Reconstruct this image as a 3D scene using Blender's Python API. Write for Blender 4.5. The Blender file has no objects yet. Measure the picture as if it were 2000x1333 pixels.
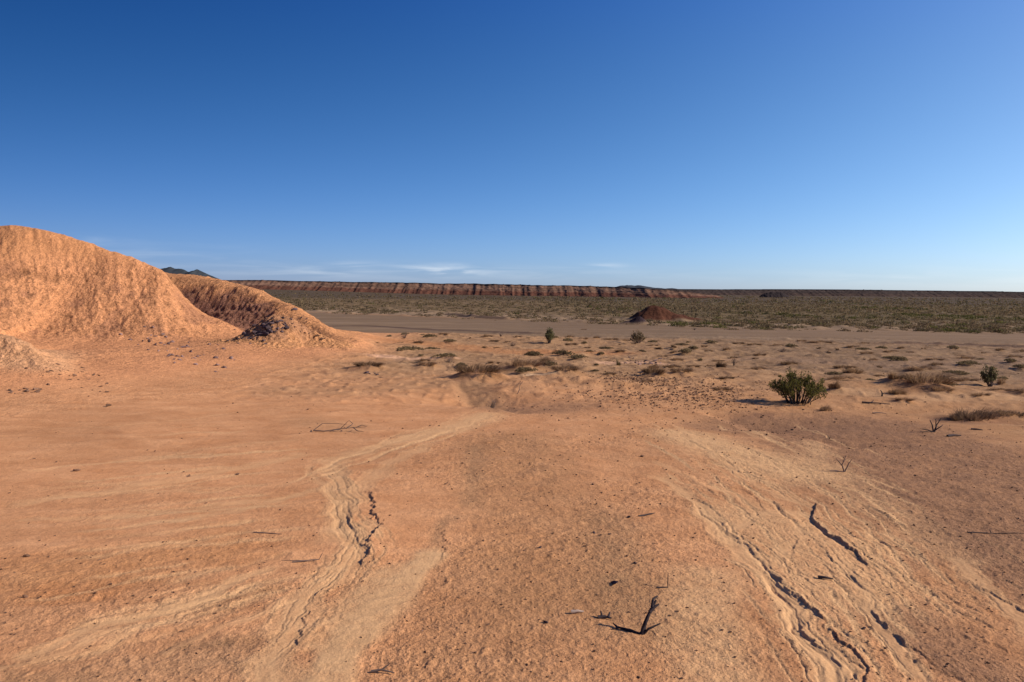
import bpy, bmesh, math, random
import numpy as np
from mathutils import Vector, Matrix

# ------------------------------------------------------------------ camera, sky, sun, exposure
S = bpy.context.scene
COL = S.collection
CAMH = 2.4                       # eye height above the ground at the camera
F = 1428.0                       # focal length in photo pixels (2000 x 1333)
PITCH = math.atan(103.5 / F)
ROLL = math.radians(0.60)
f_ = Vector((0, math.cos(PITCH), -math.sin(PITCH)))
r0 = Vector((1, 0, 0))
u0 = r0.cross(f_)
rt = r0 * math.cos(ROLL) + u0 * math.sin(ROLL)
up = u0 * math.cos(ROLL) - r0 * math.sin(ROLL)
cam_d = bpy.data.cameras.new("camera")
cam = bpy.data.objects.new("camera", cam_d)
COL.objects.link(cam)
cam_d.sensor_width = 36.0
cam_d.lens = 36.0 * F / 2000.0
cam_d.clip_start = 0.05
cam_d.clip_end = 30000
M = Matrix((rt, up, -f_)).transposed().to_4x4()
M.translation = (0, 0, CAMH)
cam.matrix_world = M
S.camera = cam

SUN_EL = 30.0
SUN_AZ = 97.0                    # degrees clockwise from the view direction (+Y)
EXPOSURE = 0.42
SKY_STRENGTH = 0.075
SUN_STRENGTH = 4.3
world = bpy.data.worlds.new("World")
S.world = world
world.use_nodes = True
wt = world.node_tree
wt.nodes.clear()
W = wt.nodes.new
sky = W('ShaderNodeTexSky')
sky.sky_type = 'NISHITA'
sky.sun_disc = False
sky.sun_elevation = math.radians(SUN_EL)
sky.sun_rotation = math.radians(SUN_AZ)
sky.altitude = 900
sky.air_density = 1.0
sky.dust_density = 0.35
sky.ozone_density = 4.0
hs = W('ShaderNodeHueSaturation')
hs.inputs['Saturation'].default_value = 1.12
wt.links.new(sky.outputs['Color'], hs.inputs['Color'])


def wmath(op, a, b=None, c=None):
    n = W('ShaderNodeMath')
    n.operation = op
    for i, v in enumerate((a, b, c)):
        if v is None:
            continue
        if isinstance(v, (int, float)):
            n.inputs[i].default_value = v
        else:
            wt.links.new(v, n.inputs[i])
    return n.outputs[0]


SKYFIT = [[-0.394, 0.542, -5.158, 0.816, -0.018, 3.316], [-0.169, 0.44, -2.322, 0.743, -0.203, 1.092], [0.378, -1.933, 3.437, 0.47, -0.345, 0.794]]
# thin cirrus low in the sky, laid out by compass bearing and elevation
tc = W('ShaderNodeTexCoord')
sp = W('ShaderNodeSeparateXYZ')
wt.links.new(tc.outputs['Generated'], sp.inputs[0])
az = wmath('ARCTAN2', sp.outputs[0], sp.outputs[1])
el = wmath('ARCSINE', sp.outputs[2])
# clear desert air: deeper blue overhead and away from the sun, paler towards it
elc = wmath('MINIMUM', wmath('MAXIMUM', el, 0.0), 0.5)
azc = wmath('MINIMUM', wmath('MAXIMUM', az, -0.8), 0.8)
tint = W('ShaderNodeCombineXYZ')
for i_, (k0, k1, k2, k3, k4, k5) in enumerate(SKYFIT):
    p_ = wmath('ADD', wmath('MULTIPLY', elc, k1), k0)
    p_ = wmath('ADD', p_, wmath('MULTIPLY', wmath('MULTIPLY', elc, elc), k2))
    p_ = wmath('ADD', p_, wmath('MULTIPLY', azc, k3))
    p_ = wmath('ADD', p_, wmath('MULTIPLY', wmath('MULTIPLY', azc, azc), k4))
    p_ = wmath('ADD', p_, wmath('MULTIPLY', wmath('MULTIPLY', azc, elc), k5))
    wt.links.new(wmath('EXPONENT', p_), tint.inputs[i_])
tinted = W('ShaderNodeVectorMath')
tinted.operation = 'MULTIPLY'
wt.links.new(hs.outputs['Color'], tinted.inputs[0])
wt.links.new(tint.outputs[0], tinted.inputs[1])
cmb = W('ShaderNodeCombineXYZ')
wt.links.new(wmath('MULTIPLY', az, 9.0), cmb.inputs[0])
wt.links.new(wmath('MULTIPLY', el, 95.0), cmb.inputs[1])
nz = W('ShaderNodeTexNoise')
nz.inputs['Scale'].default_value = 1.0
nz.inputs['Detail'].default_value = 6
nz.inputs['Distortion'].default_value = 0.6
wt.links.new(cmb.outputs[0], nz.inputs['Vector'])
streak = wmath('SMOOTH_MAX', wmath('SUBTRACT', nz.outputs['Fac'], 0.42), 0.0, 0.05)
total = None


def blob(ax, ey, wa, we, amp):
    """a cloud wisp: bearing, elevation, half sizes (radians)"""
    global total
    a = wmath('POWER', wmath('DIVIDE', wmath('SUBTRACT', az, ax), wa), 2.0)
    a_abs = wmath('MULTIPLY', wmath('DIVIDE', wmath('SUBTRACT', az, ax), wa), wmath('DIVIDE', wmath('SUBTRACT', az, ax), wa))
    e_abs = wmath('MULTIPLY', wmath('DIVIDE', wmath('SUBTRACT', el, ey), we), wmath('DIVIDE', wmath('SUBTRACT', el, ey), we))
    g = wmath('EXPONENT', wmath('MULTIPLY', wmath('ADD', a_abs, e_abs), -1.0))
    g = wmath('MULTIPLY', g, amp)
    total = g if total is None else wmath('ADD', total, g)


def sky_dir(px, py):
    d = f_ + rt * ((px - 1000) / F) + up * ((666.5 - py) / F)
    d.normalize()
    return math.atan2(d.x, d.y), math.asin(d.z)


for px, py, wx, wy, am in ((862, 527, 62, 9, 1.3), (690, 520, 34, 7, .7), (1180, 520, 40, 5, .6), (150, 470, 60, 8, .35),
                           (300, 497, 170, 20, .22), (640, 530, 220, 14, .45), (1000, 534, 260, 12, .5), (1850, 545, 260, 16, .5)):
    a_, e_ = sky_dir(px, py)
    blob(a_, e_, wx / F, wy / F, am)
cf = wmath('MINIMUM', wmath('MULTIPLY', wmath('MULTIPLY', total, streak), 1.7), 0.75)
mixc = W('ShaderNodeMix')
mixc.data_type = 'RGBA'
wt.links.new(cf, mixc.inputs[0])
wt.links.new(tinted.outputs[0], mixc.inputs[6])
mixc.inputs[7].default_value = (9.0, 9.6, 10.2, 1)
bg = W('ShaderNodeBackground')
bg.inputs['Strength'].default_value = SKY_STRENGTH
wt.links.new(mixc.outputs[2], bg.inputs['Color'])
wo = W('ShaderNodeOutputWorld')
wt.links.new(bg.outputs[0], wo.inputs[0])

sun_d = bpy.data.lights.new("sun", 'SUN')
sun_d.energy = SUN_STRENGTH
sun_d.angle = math.radians(0.53)
sun_d.color = (1.0, 0.90, 0.76)
sun = bpy.data.objects.new("sun", sun_d)
COL.objects.link(sun)
sa, se = math.radians(SUN_AZ), math.radians(SUN_EL)
SUNV = Vector((math.sin(sa) * math.cos(se), math.cos(sa) * math.cos(se), math.sin(se)))
sun.rotation_euler = SUNV.to_track_quat('Z', 'Y').to_euler()
sun.location = (60, 20, 60)
S.view_settings.view_transform = 'Standard'
S.view_settings.look = 'None'
S.view_settings.gamma = 1.0
S.view_settings.exposure = EXPOSURE

rng = np.random.default_rng(11)
random.seed(11)


# ------------------------------------------------------------------ numeric helpers
def perlin(x, y, seed=0):
    xi = np.floor(x)
    yi = np.floor(y)
    xf = x - xi
    yf = y - yi
    xi = xi.astype(np.int64)
    yi = yi.astype(np.int64)

    def grad(ix, iy, dx, dy):
        h = (ix * 374761393 + iy * 668265263 + seed * 2147483647) & 0xffffffff
        h = ((h ^ (h >> 13)) * 1274126177) & 0xffffffff
        h = (h ^ (h >> 16)) & 0xffff
        a = h * (2 * math.pi / 65536.0)
        return np.cos(a) * dx + np.sin(a) * dy
    u = xf * xf * xf * (xf * (xf * 6 - 15) + 10)
    v = yf * yf * yf * (yf * (yf * 6 - 15) + 10)
    a = grad(xi, yi, xf, yf)
    b = grad(xi + 1, yi, xf - 1, yf)
    c = grad(xi, yi + 1, xf, yf - 1)
    d = grad(xi + 1, yi + 1, xf - 1, yf - 1)
    return ((a + u * (b - a)) * (1 - v) + (c + u * (d - c)) * v) * 1.4


def fbm(x, y, seed, octs=3, lac=2.03, gain=0.5):
    s = 0
    a = 1.0
    for i in range(octs):
        s = s + a * perlin(x, y, seed + i * 17)
        x = x * lac + 3.1
        y = y * lac - 1.7
        a *= gain
    return s


def sstep(a, b, x):
    t = np.clip((x - a) / (b - a), 0, 1)
    return t * t * (3 - 2 * t)


def base_h(x, y):
    """broad lie of the land: level near the camera, then falling away to the plain"""
    r = np.sqrt(x * x + y * y)
    h = -0.02 * np.maximum(r - 22, 0) + 0.012 * np.maximum(r - 85, 0) + 0.008 * np.maximum(r - 500, 0)
    return h + 3.6 * sstep(25, 290, -x) * sstep(260, 680, y)


def ray(px, py):
    return f_ + rt * ((px - 1000) / F) + up * ((666.5 - py) / F)


def at(px, py):
    """where the ray of a photo pixel meets the lie of the land"""
    d = ray(px, py)
    t0, t1 = 0.5, 6000.0
    for _ in range(60):
        t = 0.5 * (t0 + t1)
        if CAMH + d.z * t > float(base_h(d.x * t, d.y * t)):
            t0 = t
        else:
            t1 = t
    return Vector((d.x * t0, d.y * t0, CAMH + d.z * t0))


def atd(px, py, depth):
    d = ray(px, py)
    t = depth / d.y
    return Vector((d.x * t, depth, CAMH + d.z * t))


def pxm(P):
    """photo pixels per metre at a point"""
    return F / max(0.5, (Vector((P[0], P[1], P[2] - CAMH)).dot(f_)))


def polydist(x, y, pts):
    """unsigned distance, side (+1 = left of travel), position along 0..1, for a polyline"""
    best = np.full(x.shape, 1e9)
    side = np.zeros(x.shape)
    tt = np.zeros(x.shape)
    L = [0]
    for a, b in zip(pts[:-1], pts[1:]):
        L.append(L[-1] + math.hypot(b[0] - a[0], b[1] - a[1]))
    tot = L[-1]
    for k, (a, b) in enumerate(zip(pts[:-1], pts[1:])):
        dx, dy = b[0] - a[0], b[1] - a[1]
        l2 = dx * dx + dy * dy + 1e-12
        t = np.clip(((x - a[0]) * dx + (y - a[1]) * dy) / l2, 0, 1)
        ex = x - (a[0] + t * dx)
        ey = y - (a[1] + t * dy)
        d = ex * ex + ey * ey
        m = d < best
        best = np.where(m, d, best)
        side = np.where(m, np.sign(dx * ey - dy * ex), side)
        tt = np.where(m, (L[k] + t * math.sqrt(l2)) / tot, tt)
    return np.sqrt(best), side, tt


def boxed(x, y, pts, m):
    P = np.array([(p[0], p[1]) for p in pts])
    return np.nonzero((x > P[:, 0].min() - m) & (x < P[:, 0].max() + m) & (y > P[:, 1].min() - m) & (y < P[:, 1].max() + m))[0]


def line(*pp):
    out = []
    P = [at(px, py) for px, py in pp]
    for a, b in zip(P[:-1], P[1:]):
        for i in range(3):
            out.append(a.lerp(b, i / 3))
    out.append(P[-1])
    # soften the corners
    for _ in range(2):
        out = [out[0]] + [(out[i - 1] + out[i] * 2 + out[i + 1]) / 4 for i in range(1, len(out) - 1)] + [out[-1]]
    return [(p.x, p.y) for p in out]


# ------------------------------------------------------------------ the marks on the ground, read off the photograph
# scarps: little banks that drop towards their left-hand side (height m, fall-off m)
SCARPS = [
    (line((716, 955), (723, 985), (741, 1018), (731, 1045), (719, 1075), (711, 1098), (692, 1118)), .060, .30),
    (line((603, 1188), (592, 1215), (580, 1240), (570, 1268)), .035, .16),
    (line((1592, 980), (1574, 1010), (1612, 1036), (1650, 1060), (1690, 1092), (1694, 1112)), .060, .36),
    (line((1506, 1108), (1545, 1152), (1580, 1185), (1617, 1227), (1662, 1267), (1676, 1300), (1692, 1335), (1705, 1400)), .045, .22),
    (line((1560, 1200), (1585, 1240), (1612, 1268), (1638, 1297)), .026, .10),
    (line((1700, 1180), (1735, 1225), (1757, 1247), (1802, 1277), (1832, 1305)), .030, .30),
    (line((1898, 1138), (1950, 1165), (1990, 1186), (2090, 1225)), .030, .30),
    (line((1640, 1200), (1790, 1215), (1890, 1245), (1950, 1265), (2000, 1285), (2090, 1312)), .018, .3),
    (line((866, 1030), (872, 1060), (868, 1085), (862, 1100)), .022, .15),
    (line((1545, 1042), (1552, 1058), (1546, 1070), (1556, 1082)), .022, .12),
    (line((606, 908), (612, 918), (604, 928)), .02, .1),
    (line((1400, 960), (1450, 985), (1500, 1002)), .012, .15),
    (line((1390, 930), (1420, 950), (1480, 965)), .012, .15),
    (line((1410, 895), (1425, 905), (1432, 915)), .02, .15),
    (line((1445, 862), (1490, 876), (1520, 884)), .022, .2),
    (line((1560, 945), (1595, 962)), .022, .15),
    (line((1840, 1020), (1900, 1040), (2010, 1050)), .016, .2),
]
# (line, half width, depth, paleness)
RILLS = [
    (line((640, 898), (668, 940), (652, 985), (688, 1040), (702, 1075), (655, 1118), (595, 1175), (552, 1240), (532, 1333), (515, 1420)), .11, .016, .9),
    (line((850, 865), (780, 890), (730, 930), (690, 965), (660, 1020), (640, 1070)), .10, .010, .6),
    (line((0, 1292), (120, 1257), (250, 1217), (350, 1185), (430, 1150), (500, 1125), (565, 1105)), .05, .012, .9),
    (line((-60, 1325), (120, 1275), (250, 1228)), .03, .006, .6),
    (line((610, 880), (480, 910), (350, 935), (200, 955), (0, 985)), .09, .006, .6),
    (line((640, 955), (560, 975), (450, 1003), (330, 1020)), .05, .006, .6),
    (line((0, 1015), (180, 1013), (330, 1000), (450, 985), (600, 970)), .05, .006, .5),
    (line((960, 805), (880, 832), (780, 862), (690, 885), (620, 908)), .16, .008, .7),
    (line((1310, 822), (1350, 850), (1400, 900), (1480, 950), (1540, 975), (1588, 1000)), .05, .010, .6),
    (line((1285, 925), (1330, 962), (1385, 1000), (1428, 1062), (1480, 1100), (1515, 1140), (1560, 1205), (1620, 1290), (1650, 1340), (1680, 1420)), .085, .018, .9),
    (line((1640, 1085), (1665, 1130), (1700, 1180), (1740, 1250), (1800, 1340)), .06, .012, .7),
    (line((1425, 1065), (1432, 1030), (1470, 1010), (1530, 1002), (1585, 1000)), .06, .010, .7),
    (line((1588, 1000), (1560, 1040), (1530, 1080), (1510, 1105)), .05, .010, .6),
    (line((1870, 1085), (1900, 1130), (1960, 1180), (2010, 1215), (2080, 1270)), .07, .010, .8),
    (line((1505, 1120), (1530, 1180), (1570, 1250), (1600, 1300), (1625, 1360)), .07, .014, .8),
    (line((1270, 900), (1350, 935), (1430, 965), (1500, 1000)), .05, .007, .4),
    (line((560, 1180), (470, 1215), (400, 1240), (300, 1290)), .04, .006, .4),
    (line((690, 1040), (640, 1010), (660, 960), (610, 930), (600, 905)), .04, .007, .6),
]
# fine runnels: thin flow lines that run down towards the camera (line, half width, depth, side step, paleness)
_rr = random.Random(41)
RUNNELS = []


def runnel(px, py, slope, n, step, wd, dp, sd_, pale, jit=.28):
    pp = [(px, py)]
    m = 0
    for _ in range(n):
        m = .6 * m + _rr.gauss(0, jit)
        dx = step * (1 + .3 * _rr.random())
        px += dx
        py += abs(dx) * max(.05, slope(px, py) * (1 + m * .5)) + _rr.gauss(0, step * .10)
        pp.append((px, py))
    RUNNELS.append((line(*pp), wd, dp, sd_, pale))


def _sl_r(px, py):
    return .42 + max(0, py - 900) / 300 * .75 + max(0, 1500 - px) / 900


for _ in range(210):
    qx, qy = _rr.uniform(1250, 1720), _rr.uniform(815, 1240)
    if qx < 1290 + (qy - 930) * .62 or qx > 1620 + (qy - 860) * .95:
        continue
    runnel(qx, qy, _sl_r, _rr.randint(4, 11), 16, _rr.uniform(.005, .016), _rr.uniform(.002, .0055), _rr.choice((0, .001, .0015, .0035)) * _rr.uniform(.6, 1.2), _rr.uniform(.35, 1.0), .42)
for _ in range(26):
    qx, qy = _rr.uniform(1620, 1980), _rr.uniform(980, 1280)
    if qx < 1560 + (qy - 860) * .75:
        continue
    runnel(qx, qy, lambda a, b: .62, _rr.randint(4, 9), 18, _rr.uniform(.006, .014), .003, _rr.choice((.001, .003, .006)), _rr.uniform(.05, .3), .4)
for _ in range(46):                        # strands of the braided rill on the left
    t_ = _rr.random()
    cx = np.interp(t_, (0, .2, .45, .7, 1), (650, 660, 700, 620, 545)) + _rr.gauss(0, 22)
    cy = np.interp(t_, (0, .2, .45, .7, 1), (905, 970, 1060, 1150, 1260))
    if cy < 1030:
        runnel(cx, cy, lambda a, b: 1.7, _rr.randint(3, 7), 9, _rr.uniform(.006, .013), .003, _rr.uniform(.002, .006), _rr.uniform(.3, .7), .6)
    else:
        runnel(cx, cy, lambda a, b: 1.0, _rr.randint(3, 6), -12, _rr.uniform(.006, .013), .003, _rr.uniform(.001, .005), _rr.uniform(.3, .7), .4)
for _ in range(14):                        # the channel that winds back to the small cut bank
    qx, qy = _rr.uniform(720, 965), 0
    qy = 806 + (965 - qx) * .30 + _rr.gauss(0, 8)
    runnel(qx, qy, lambda a, b: .32, _rr.randint(5, 10), -18, _rr.uniform(.010, .02), .004, -.003, _rr.uniform(.3, .7), .3)
for _ in range(46):                        # near-level streaks on the left apron
    qx, qy = _rr.uniform(380, 640), _rr.uniform(800, 1180)
    sl_ = np.interp(qy, (800, 900, 1000, 1180), (.02, .06, .10, .30))
    runnel(qx, qy, (lambda q: (lambda a, b: q))(sl_), _rr.randint(6, 20), -22, _rr.uniform(.012, .03), _rr.uniform(.002, .004), -.002, _rr.uniform(.2, .6), .25)

# brush strokes of sediment, a few with shade painted in: (line, half width, feather, colour key, amount, roughness or None)
STROKES = [
    # brown gravel flats
    (line((1000, 860), (1010, 950), (1080, 1050), (1130, 1150)), .75, .45, 'gravel', .40, .75),
    (line((960, 1100), (920, 1200), (900, 1300), (860, 1420)), .5, .3, 'gravel', .28, .8),
    (line((1160, 1180), (1120, 1280), (1080, 1400)), .7, .45, 'gravel', .24, .8),
    (line((1190, 1010), (1200, 1080), (1230, 1160), (1270, 1230)), .26, .24, 'greyish', .42, .7),
    (line((930, 870), (925, 920), (920, 985)), .12, .14, 'greyish', .38, .6),
    (line((880, 1010), (850, 1060), (850, 1110)), .08, .09, 'greyish', .4, .7),
    (line((-60, 1345), (150, 1320), (350, 1300), (520, 1300)), .22, .22, 'greyish', .45, .8),
    (line((350, 1265), (480, 1255)), .1, .12, 'greyish', .5, .8),
    (line((0, 1130), (200, 1120), (420, 1080)), .45, .4, 'redgravel', .5, .7),
    (line((80, 1165), (210, 1165)), .12, .15, 'rust', .6, .8),
    (line((430, 1180), (530, 1150)), .12, .15, 'gravel', .5, .8),
    # right hand pinkish brown gravel
    (line((1660, 840), (1800, 900), (1950, 980), (2100, 1040)), 1.9, .7, 'pink', .85, .85),
    (line((1930, 1060), (2030, 1120), (2120, 1180)), .55, .3, 'pink', .8, .85),
    (line((1740, 1200), (1830, 1260), (1960, 1340), (2060, 1420)), .28, .14, 'pink', .7, .8),
    # pale tongues
    (line((845, 1085), (800, 1130), (740, 1190), (680, 1260), (630, 1340), (600, 1420)), .15, .07, 'pale', .95, .15),
    (line((760, 1120), (690, 1180), (640, 1250)), .16, .10, 'pale', .7, .2),
    (line((1340, 850), (1450, 890), (1560, 925)), .55, .35, 'pale', .85, .5),
    (line((1380, 1130), (1370, 1200), (1400, 1290), (1440, 1400)), .28, .2, 'pale', .65, .5),
    (line((1450, 1010), (1530, 1030), (1600, 1090), (1660, 1150)), .45, .25, 'pale', .55, .5),
    (line((1640, 920), (1720, 980), (1790, 1030), (1850, 1080)), .25, .2, 'pale', .30, .7),
    (line((1590, 862), (1596, 905)), .2, .2, 'pale', .5, .4),
    (line((820, 850), (900, 835), (960, 812)), .3, .15, 'pale', .5, .2),
    # hollow floors and hummock ground
    (line((922, 752), (935, 770), (985, 797)), .46, .22, 'soilshade', .55, .4),  # darker soil, with the hollow's shade painted into the colour
    (line((985, 790), (1060, 800), (1110, 790)), .6, .5, 'pink', .6, .5),
    (line((882, 750), (905, 744), (935, 738)), .22, .16, 'littershade', .5, .5),  # dry grass remains plus the flank's shade, painted as one dark tone
    (line((1000, 722), (1040, 716)), .25, .18, 'littershade', .6, .5),
    (line((690, 724), (720, 719)), .22, .16, 'littershade', .5, .5),
    (line((1790, 770), (1850, 772)), .4, .3, 'littershade', .45, .5),
    (line((1860, 818), (1900, 815), (1990, 820)), .45, .25, 'littershade', .6, .4),  # ground under the brush, the hollow's shade painted in too
    (line((1430, 816), (1490, 806)), .2, .12, 'littershade', .5, .4),
    (line((1390, 825), (1480, 815), (1580, 822), (1680, 840)), .55, .35, 'pink', .8, .6),
    (line((560, 765), (650, 770), (760, 760), (850, 750)), .8, .6, 'greyish', .35, .2),
    (line((600, 822), (680, 835)), .4, .4, 'greyish', .35, .2),
    # the flat before the wash
    (line((700, 662), (830, 672), (1000, 690), (1180, 690)), 1.2, .9, 'rust', .55, .5),
    (line((1060, 685), (1150, 690)), .7, .5, 'rust', .5, .5),
    (line((740, 700), (820, 705), (880, 702)), .45, .3, 'pinkpale', .8, .2),
    (line((1030, 735), (1080, 735)), .18, .14, 'cream', .8, .1),
    (line((1180, 712), (1250, 708), (1290, 712)), .35, .3, 'pinkpale', .7, .5),
    (line((1420, 702), (1480, 700), (1520, 703)), .25, .3, 'pinkpale', .6, .3),
    (line((1640, 770), (1720, 775)), .35, .3, 'sand', .6, .2),
    (line((1800, 780), (1900, 775), (2050, 782)), .4, .3, 'sand', .6, .2),
    (line((1560, 705), (1800, 720), (2100, 700)), 1.8, 1.2, 'mauve', .55, .5),
]
ALB = {
    'orange': (.54, .268, .130), 'pale': (.60, .36, .185), 'gravel': (.34, .180, .085), 'greyish': (.32, .190, .102),
    'redgravel': (.46, .215, .088), 'rust': (.46, .200, .082), 'pink': (.285, .155, .088), 'pinkpale': (.58, .34, .215),
    'cream': (.66, .45, .27), 'sand': (.46, .28, .155), 'soilshade': (.225, .135, .078), 'littershade': (.19, .098, .062), 'mauve': (.235, .150, .098), 'wash': (.200, .133, .083), 'washpale': (.27, .185, .118),
    'belt': (.165, .112, .062), 'beltgreen': (.135, .098, .052), 'plain': (.095, .068, .044)}
ALB = {k: np.array(v) * np.array((1.02, .985, .89)) for k, v in ALB.items()}

# hummocks of blown sand under the tufts: (px, py of the base, width m, depth m, height m); filled by the plant list too
HUMMOCKS = []
HOLLOWS = [(940, 778, 1.1, .8, .22), (1500, 822, 1.5, .55, .11), (1430, 826, .7, .4, .05), (1790, 800, 1.3, .6, .10), (1930, 818, 1.6, .45, .13)]

# ---- plants of the flat: (px, py base, width px, height px, type, label, category)
P_ = []


def plant(px, py, w, h, typ, label, cat='grass tuft', hum=.5, name=None, group=None):
    P_.append(dict(px=px, py=py, w=w, h=h, typ=typ, label=label, cat=cat, hum=hum, name=name, group=group))


plant(930, 742, 105, 26, 'dry', 'long brown grass hummock with a shaded flank above the sandy hollow', hum=1.2)
plant(1020, 724, 84, 22, 'dry', 'broad brown grass hummock behind the pale cream sand patch', hum=1.0)
plant(1062, 712, 34, 12, 'dry', 'small brown tuft on the crest behind the broad grass hummock', hum=.8)
plant(1072, 716, 34, 12, 'olive', 'olive tuft beside the right end of the broad grass hummock', hum=.4)
plant(1102, 735, 62, 17, 'dry', 'rounded brown grass mound at the right end of the cream sand patch', hum=1.0)
plant(1128, 708, 40, 9, 'olive', 'dark flat tuft on a mound in the middle of the sandy flat', hum=.9)
plant(962, 780, 42, 20, 'twiggy', 'dark twiggy tuft growing inside the sandy hollow', 'shrub', hum=.2)
plant(718, 722, 72, 15, 'dry', 'low brown grass hummock nearest the tip of the orange hill', hum=1.0)
plant(870, 702, 58, 9, 'olive', 'flat olive mat left of the dark log pile on the flat', hum=.7)
plant(876, 712, 34, 10, 'twiggy', 'near black tangle of roots under the olive mat', 'shrub', hum=.3)
plant(796, 690, 64, 11, 'olive', 'wide olive mat behind the pink streaked rill at the hill tip', hum=.6)
plant(790, 664, 26, 12, 'twiggy', 'dark shrub on the flat just right of the orange spur', 'shrub', hum=.3)
plant(838, 662, 30, 8, 'olive', 'flat dark tuft right of the dark shrub by the orange spur', hum=.7)
plant(950, 661, 26, 8, 'dry', 'slanting dark tuft on the flat left of the pale green bush', hum=.7)
plant(978, 658, 20, 8, 'twiggy', 'small spiky dark tuft below the thin bank of the wash', hum=.2)
plant(966, 668, 26, 5, 'dry', 'flat brown tuft below the small spiky dark tuft', hum=.6)
plant(1000, 677, 22, 9, 'twiggy', 'spiky olive tuft between the wash bank and the rust coloured sand', hum=.2)
plant(1112, 661, 20, 6, 'dry', 'small mounded tuft just right of the pale green bush', hum=.9)
plant(1164, 663, 18, 6, 'dry', 'small slanting tuft between the two upright bushes', hum=.7)
plant(1142, 674, 15, 6, 'olive', 'tiny tuft on a pale mound, upper one of three in a column', hum=1.0)
plant(1148, 680, 15, 4, 'dry', 'tiny tuft on a pale mound, middle one of three in a column', hum=1.0)
plant(1152, 688, 18, 5, 'olive', 'tiny tuft on a pale mound, lowest one of three in a column', hum=.8)
plant(1208, 716, 20, 17, 'upright', 'upright olive clump of stems left of the purple pebble patch', 'shrub', hum=.1)
plant(1278, 738, 58, 20, 'dry', 'brown grass mound just below the purple pebble patch', hum=.8)
plant(1264, 748, 26, 6, 'dry', 'small purple brown tuft below the mound by the pebble patch', hum=.3)
plant(1190, 735, 30, 7, 'dry', 'thin brown tuft left of the mound by the pebble patch', hum=.5)
plant(1322, 708, 34, 6, 'dry', 'smooth low mound with brown grass right of the pebble patch', hum=1.0)
plant(1368, 706, 22, 10, 'upright', 'sparse olive clump left of the round brown tussock', 'shrub', hum=.2)
plant(1406, 727, 36, 18, 'ball', 'dense round brown tussock with a long shadow on the flat', hum=.3)
plant(1386, 715, 26, 6, 'dry', 'flat grass patch touching the left of the round brown tussock', hum=.4)
plant(1434, 714, 17, 18, 'twiggy', 'small dark twig shrub right of the round brown tussock', 'shrub', hum=.1)
plant(1420, 744, 36, 9, 'dry', 'flat brown tuft directly below the round brown tussock', hum=.6)
plant(1408, 762, 38, 10, 'dry', 'reddish brown tuft lowest below the round brown tussock', hum=.5)
plant(1476, 722, 20, 10, 'twiggy', 'thin grey twig tuft midway between tussock and big green bush', 'shrub', hum=.2)
plant(1540, 714, 46, 8, 'dry', 'long mound tuft right behind the top of the big green bush', hum=1.1)
plant(1530, 690, 34, 10, 'twiggy', 'dark bushy row of twigs far behind the big green bush', 'shrub', hum=.2)
plant(1632, 770, 42, 20, 'ball', 'dry brown ball of grass against the right of the big green bush', hum=.3)
plant(1642, 745, 60, 12, 'dry', 'purplish brown tuft above the dry ball by the big green bush', hum=.6)
plant(1612, 800, 34, 14, 'dry', 'reddish dry tuft on the bank below the big green bush', hum=.3)
plant(1576, 745, 24, 8, 'twiggy', 'dark twigs showing over the right shoulder of the big green bush', hum=.2)
plant(1812, 768, 110, 32, 'dry', 'widest dry brown brush patch on the right of the flat', 'brush', hum=.9)
plant(1838, 773, 52, 14, 'dry', 'dark brown tuft at the lower edge of the widest brush patch', hum=.4)
plant(1752, 776, 46, 16, 'dry', 'wispy dry tuft at the left end of the widest brush patch', hum=.4)
plant(1768, 788, 40, 9, 'dry', 'short dark tuft on a smooth mound below the widest brush patch', hum=1.0)
plant(1908, 818, 110, 27, 'lean', 'fuzzy dark brush leaning over the hollow near the right edge', 'brush', hum=1.0)
plant(1970, 812, 76, 14, 'dry', 'thin dry grass running off the right edge beside the dark brush', hum=.8)
plant(1956, 752, 38, 17, 'ball', 'round brown tussock at the foot of the pale leaved upright bush', hum=.3)
plant(1958, 766, 46, 9, 'dry', 'flat brown tuft below the round tussock at the right edge', hum=.6)
plant(1800, 728, 64, 11, 'dry', 'long dark slanting tuft above the widest brush patch', hum=.9)
plant(1872, 732, 50, 8, 'olive', 'flat olive tuft left of the pale leaved upright bush', hum=.8)
plant(1892, 718, 46, 9, 'olive', 'long olive tuft behind the pale leaved upright bush', hum=.8)
plant(1828, 706, 40, 6, 'dry', 'dark flat tuft far behind the widest brush patch', hum=.7)
plant(1740, 692, 36, 6, 'dry', 'dark streak of grass on the flat above the brush patches', hum=.7)
plant(1660, 721, 28, 6, 'dry', 'slim dark tuft on the bare flat right above the big green bush', hum=.9)
plant(1688, 705, 10, 8, 'twiggy', 'tiny black shrub alone on the mauve flat', 'shrub', hum=.1)
plant(1605, 672, 56, 7, 'dry', 'long low brown ridge of grass near the wash', hum=.8)
plant(1566, 669, 22, 6, 'dry', 'short dark tuft left of the long ridge of grass by the wash', hum=.7)
plant(1688, 673, 24, 5, 'dry', 'short dark tuft right of the long ridge of grass by the wash', hum=.7)
plant(1356, 684, 26, 8, 'olive', 'dark tuft with bright sand lumps left of the tussock', hum=.9)
plant(1376, 680, 16, 6, 'dry', 'small tuft among bright sand lumps on the flat', hum=1.0)
plant(1384, 690, 20, 5, 'dry', 'flat dark tuft under the bright sand lumps on the flat', hum=.7)
plant(1255, 690, 22, 6, 'olive', 'grey green tuft below the dark stemmed bush on the flat', hum=.5)
plant(1357, 643, 12, 6, 'twiggy', 'lone dark shrub in the wash right of the red mound', 'shrub', hum=.1)
plant(1140, 642, 14, 4, 'dry', 'lone flat tuft out in the grey wash', hum=.3)
NAMED = len(P_)
rr = random.Random(5)
n_try = 0
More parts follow.
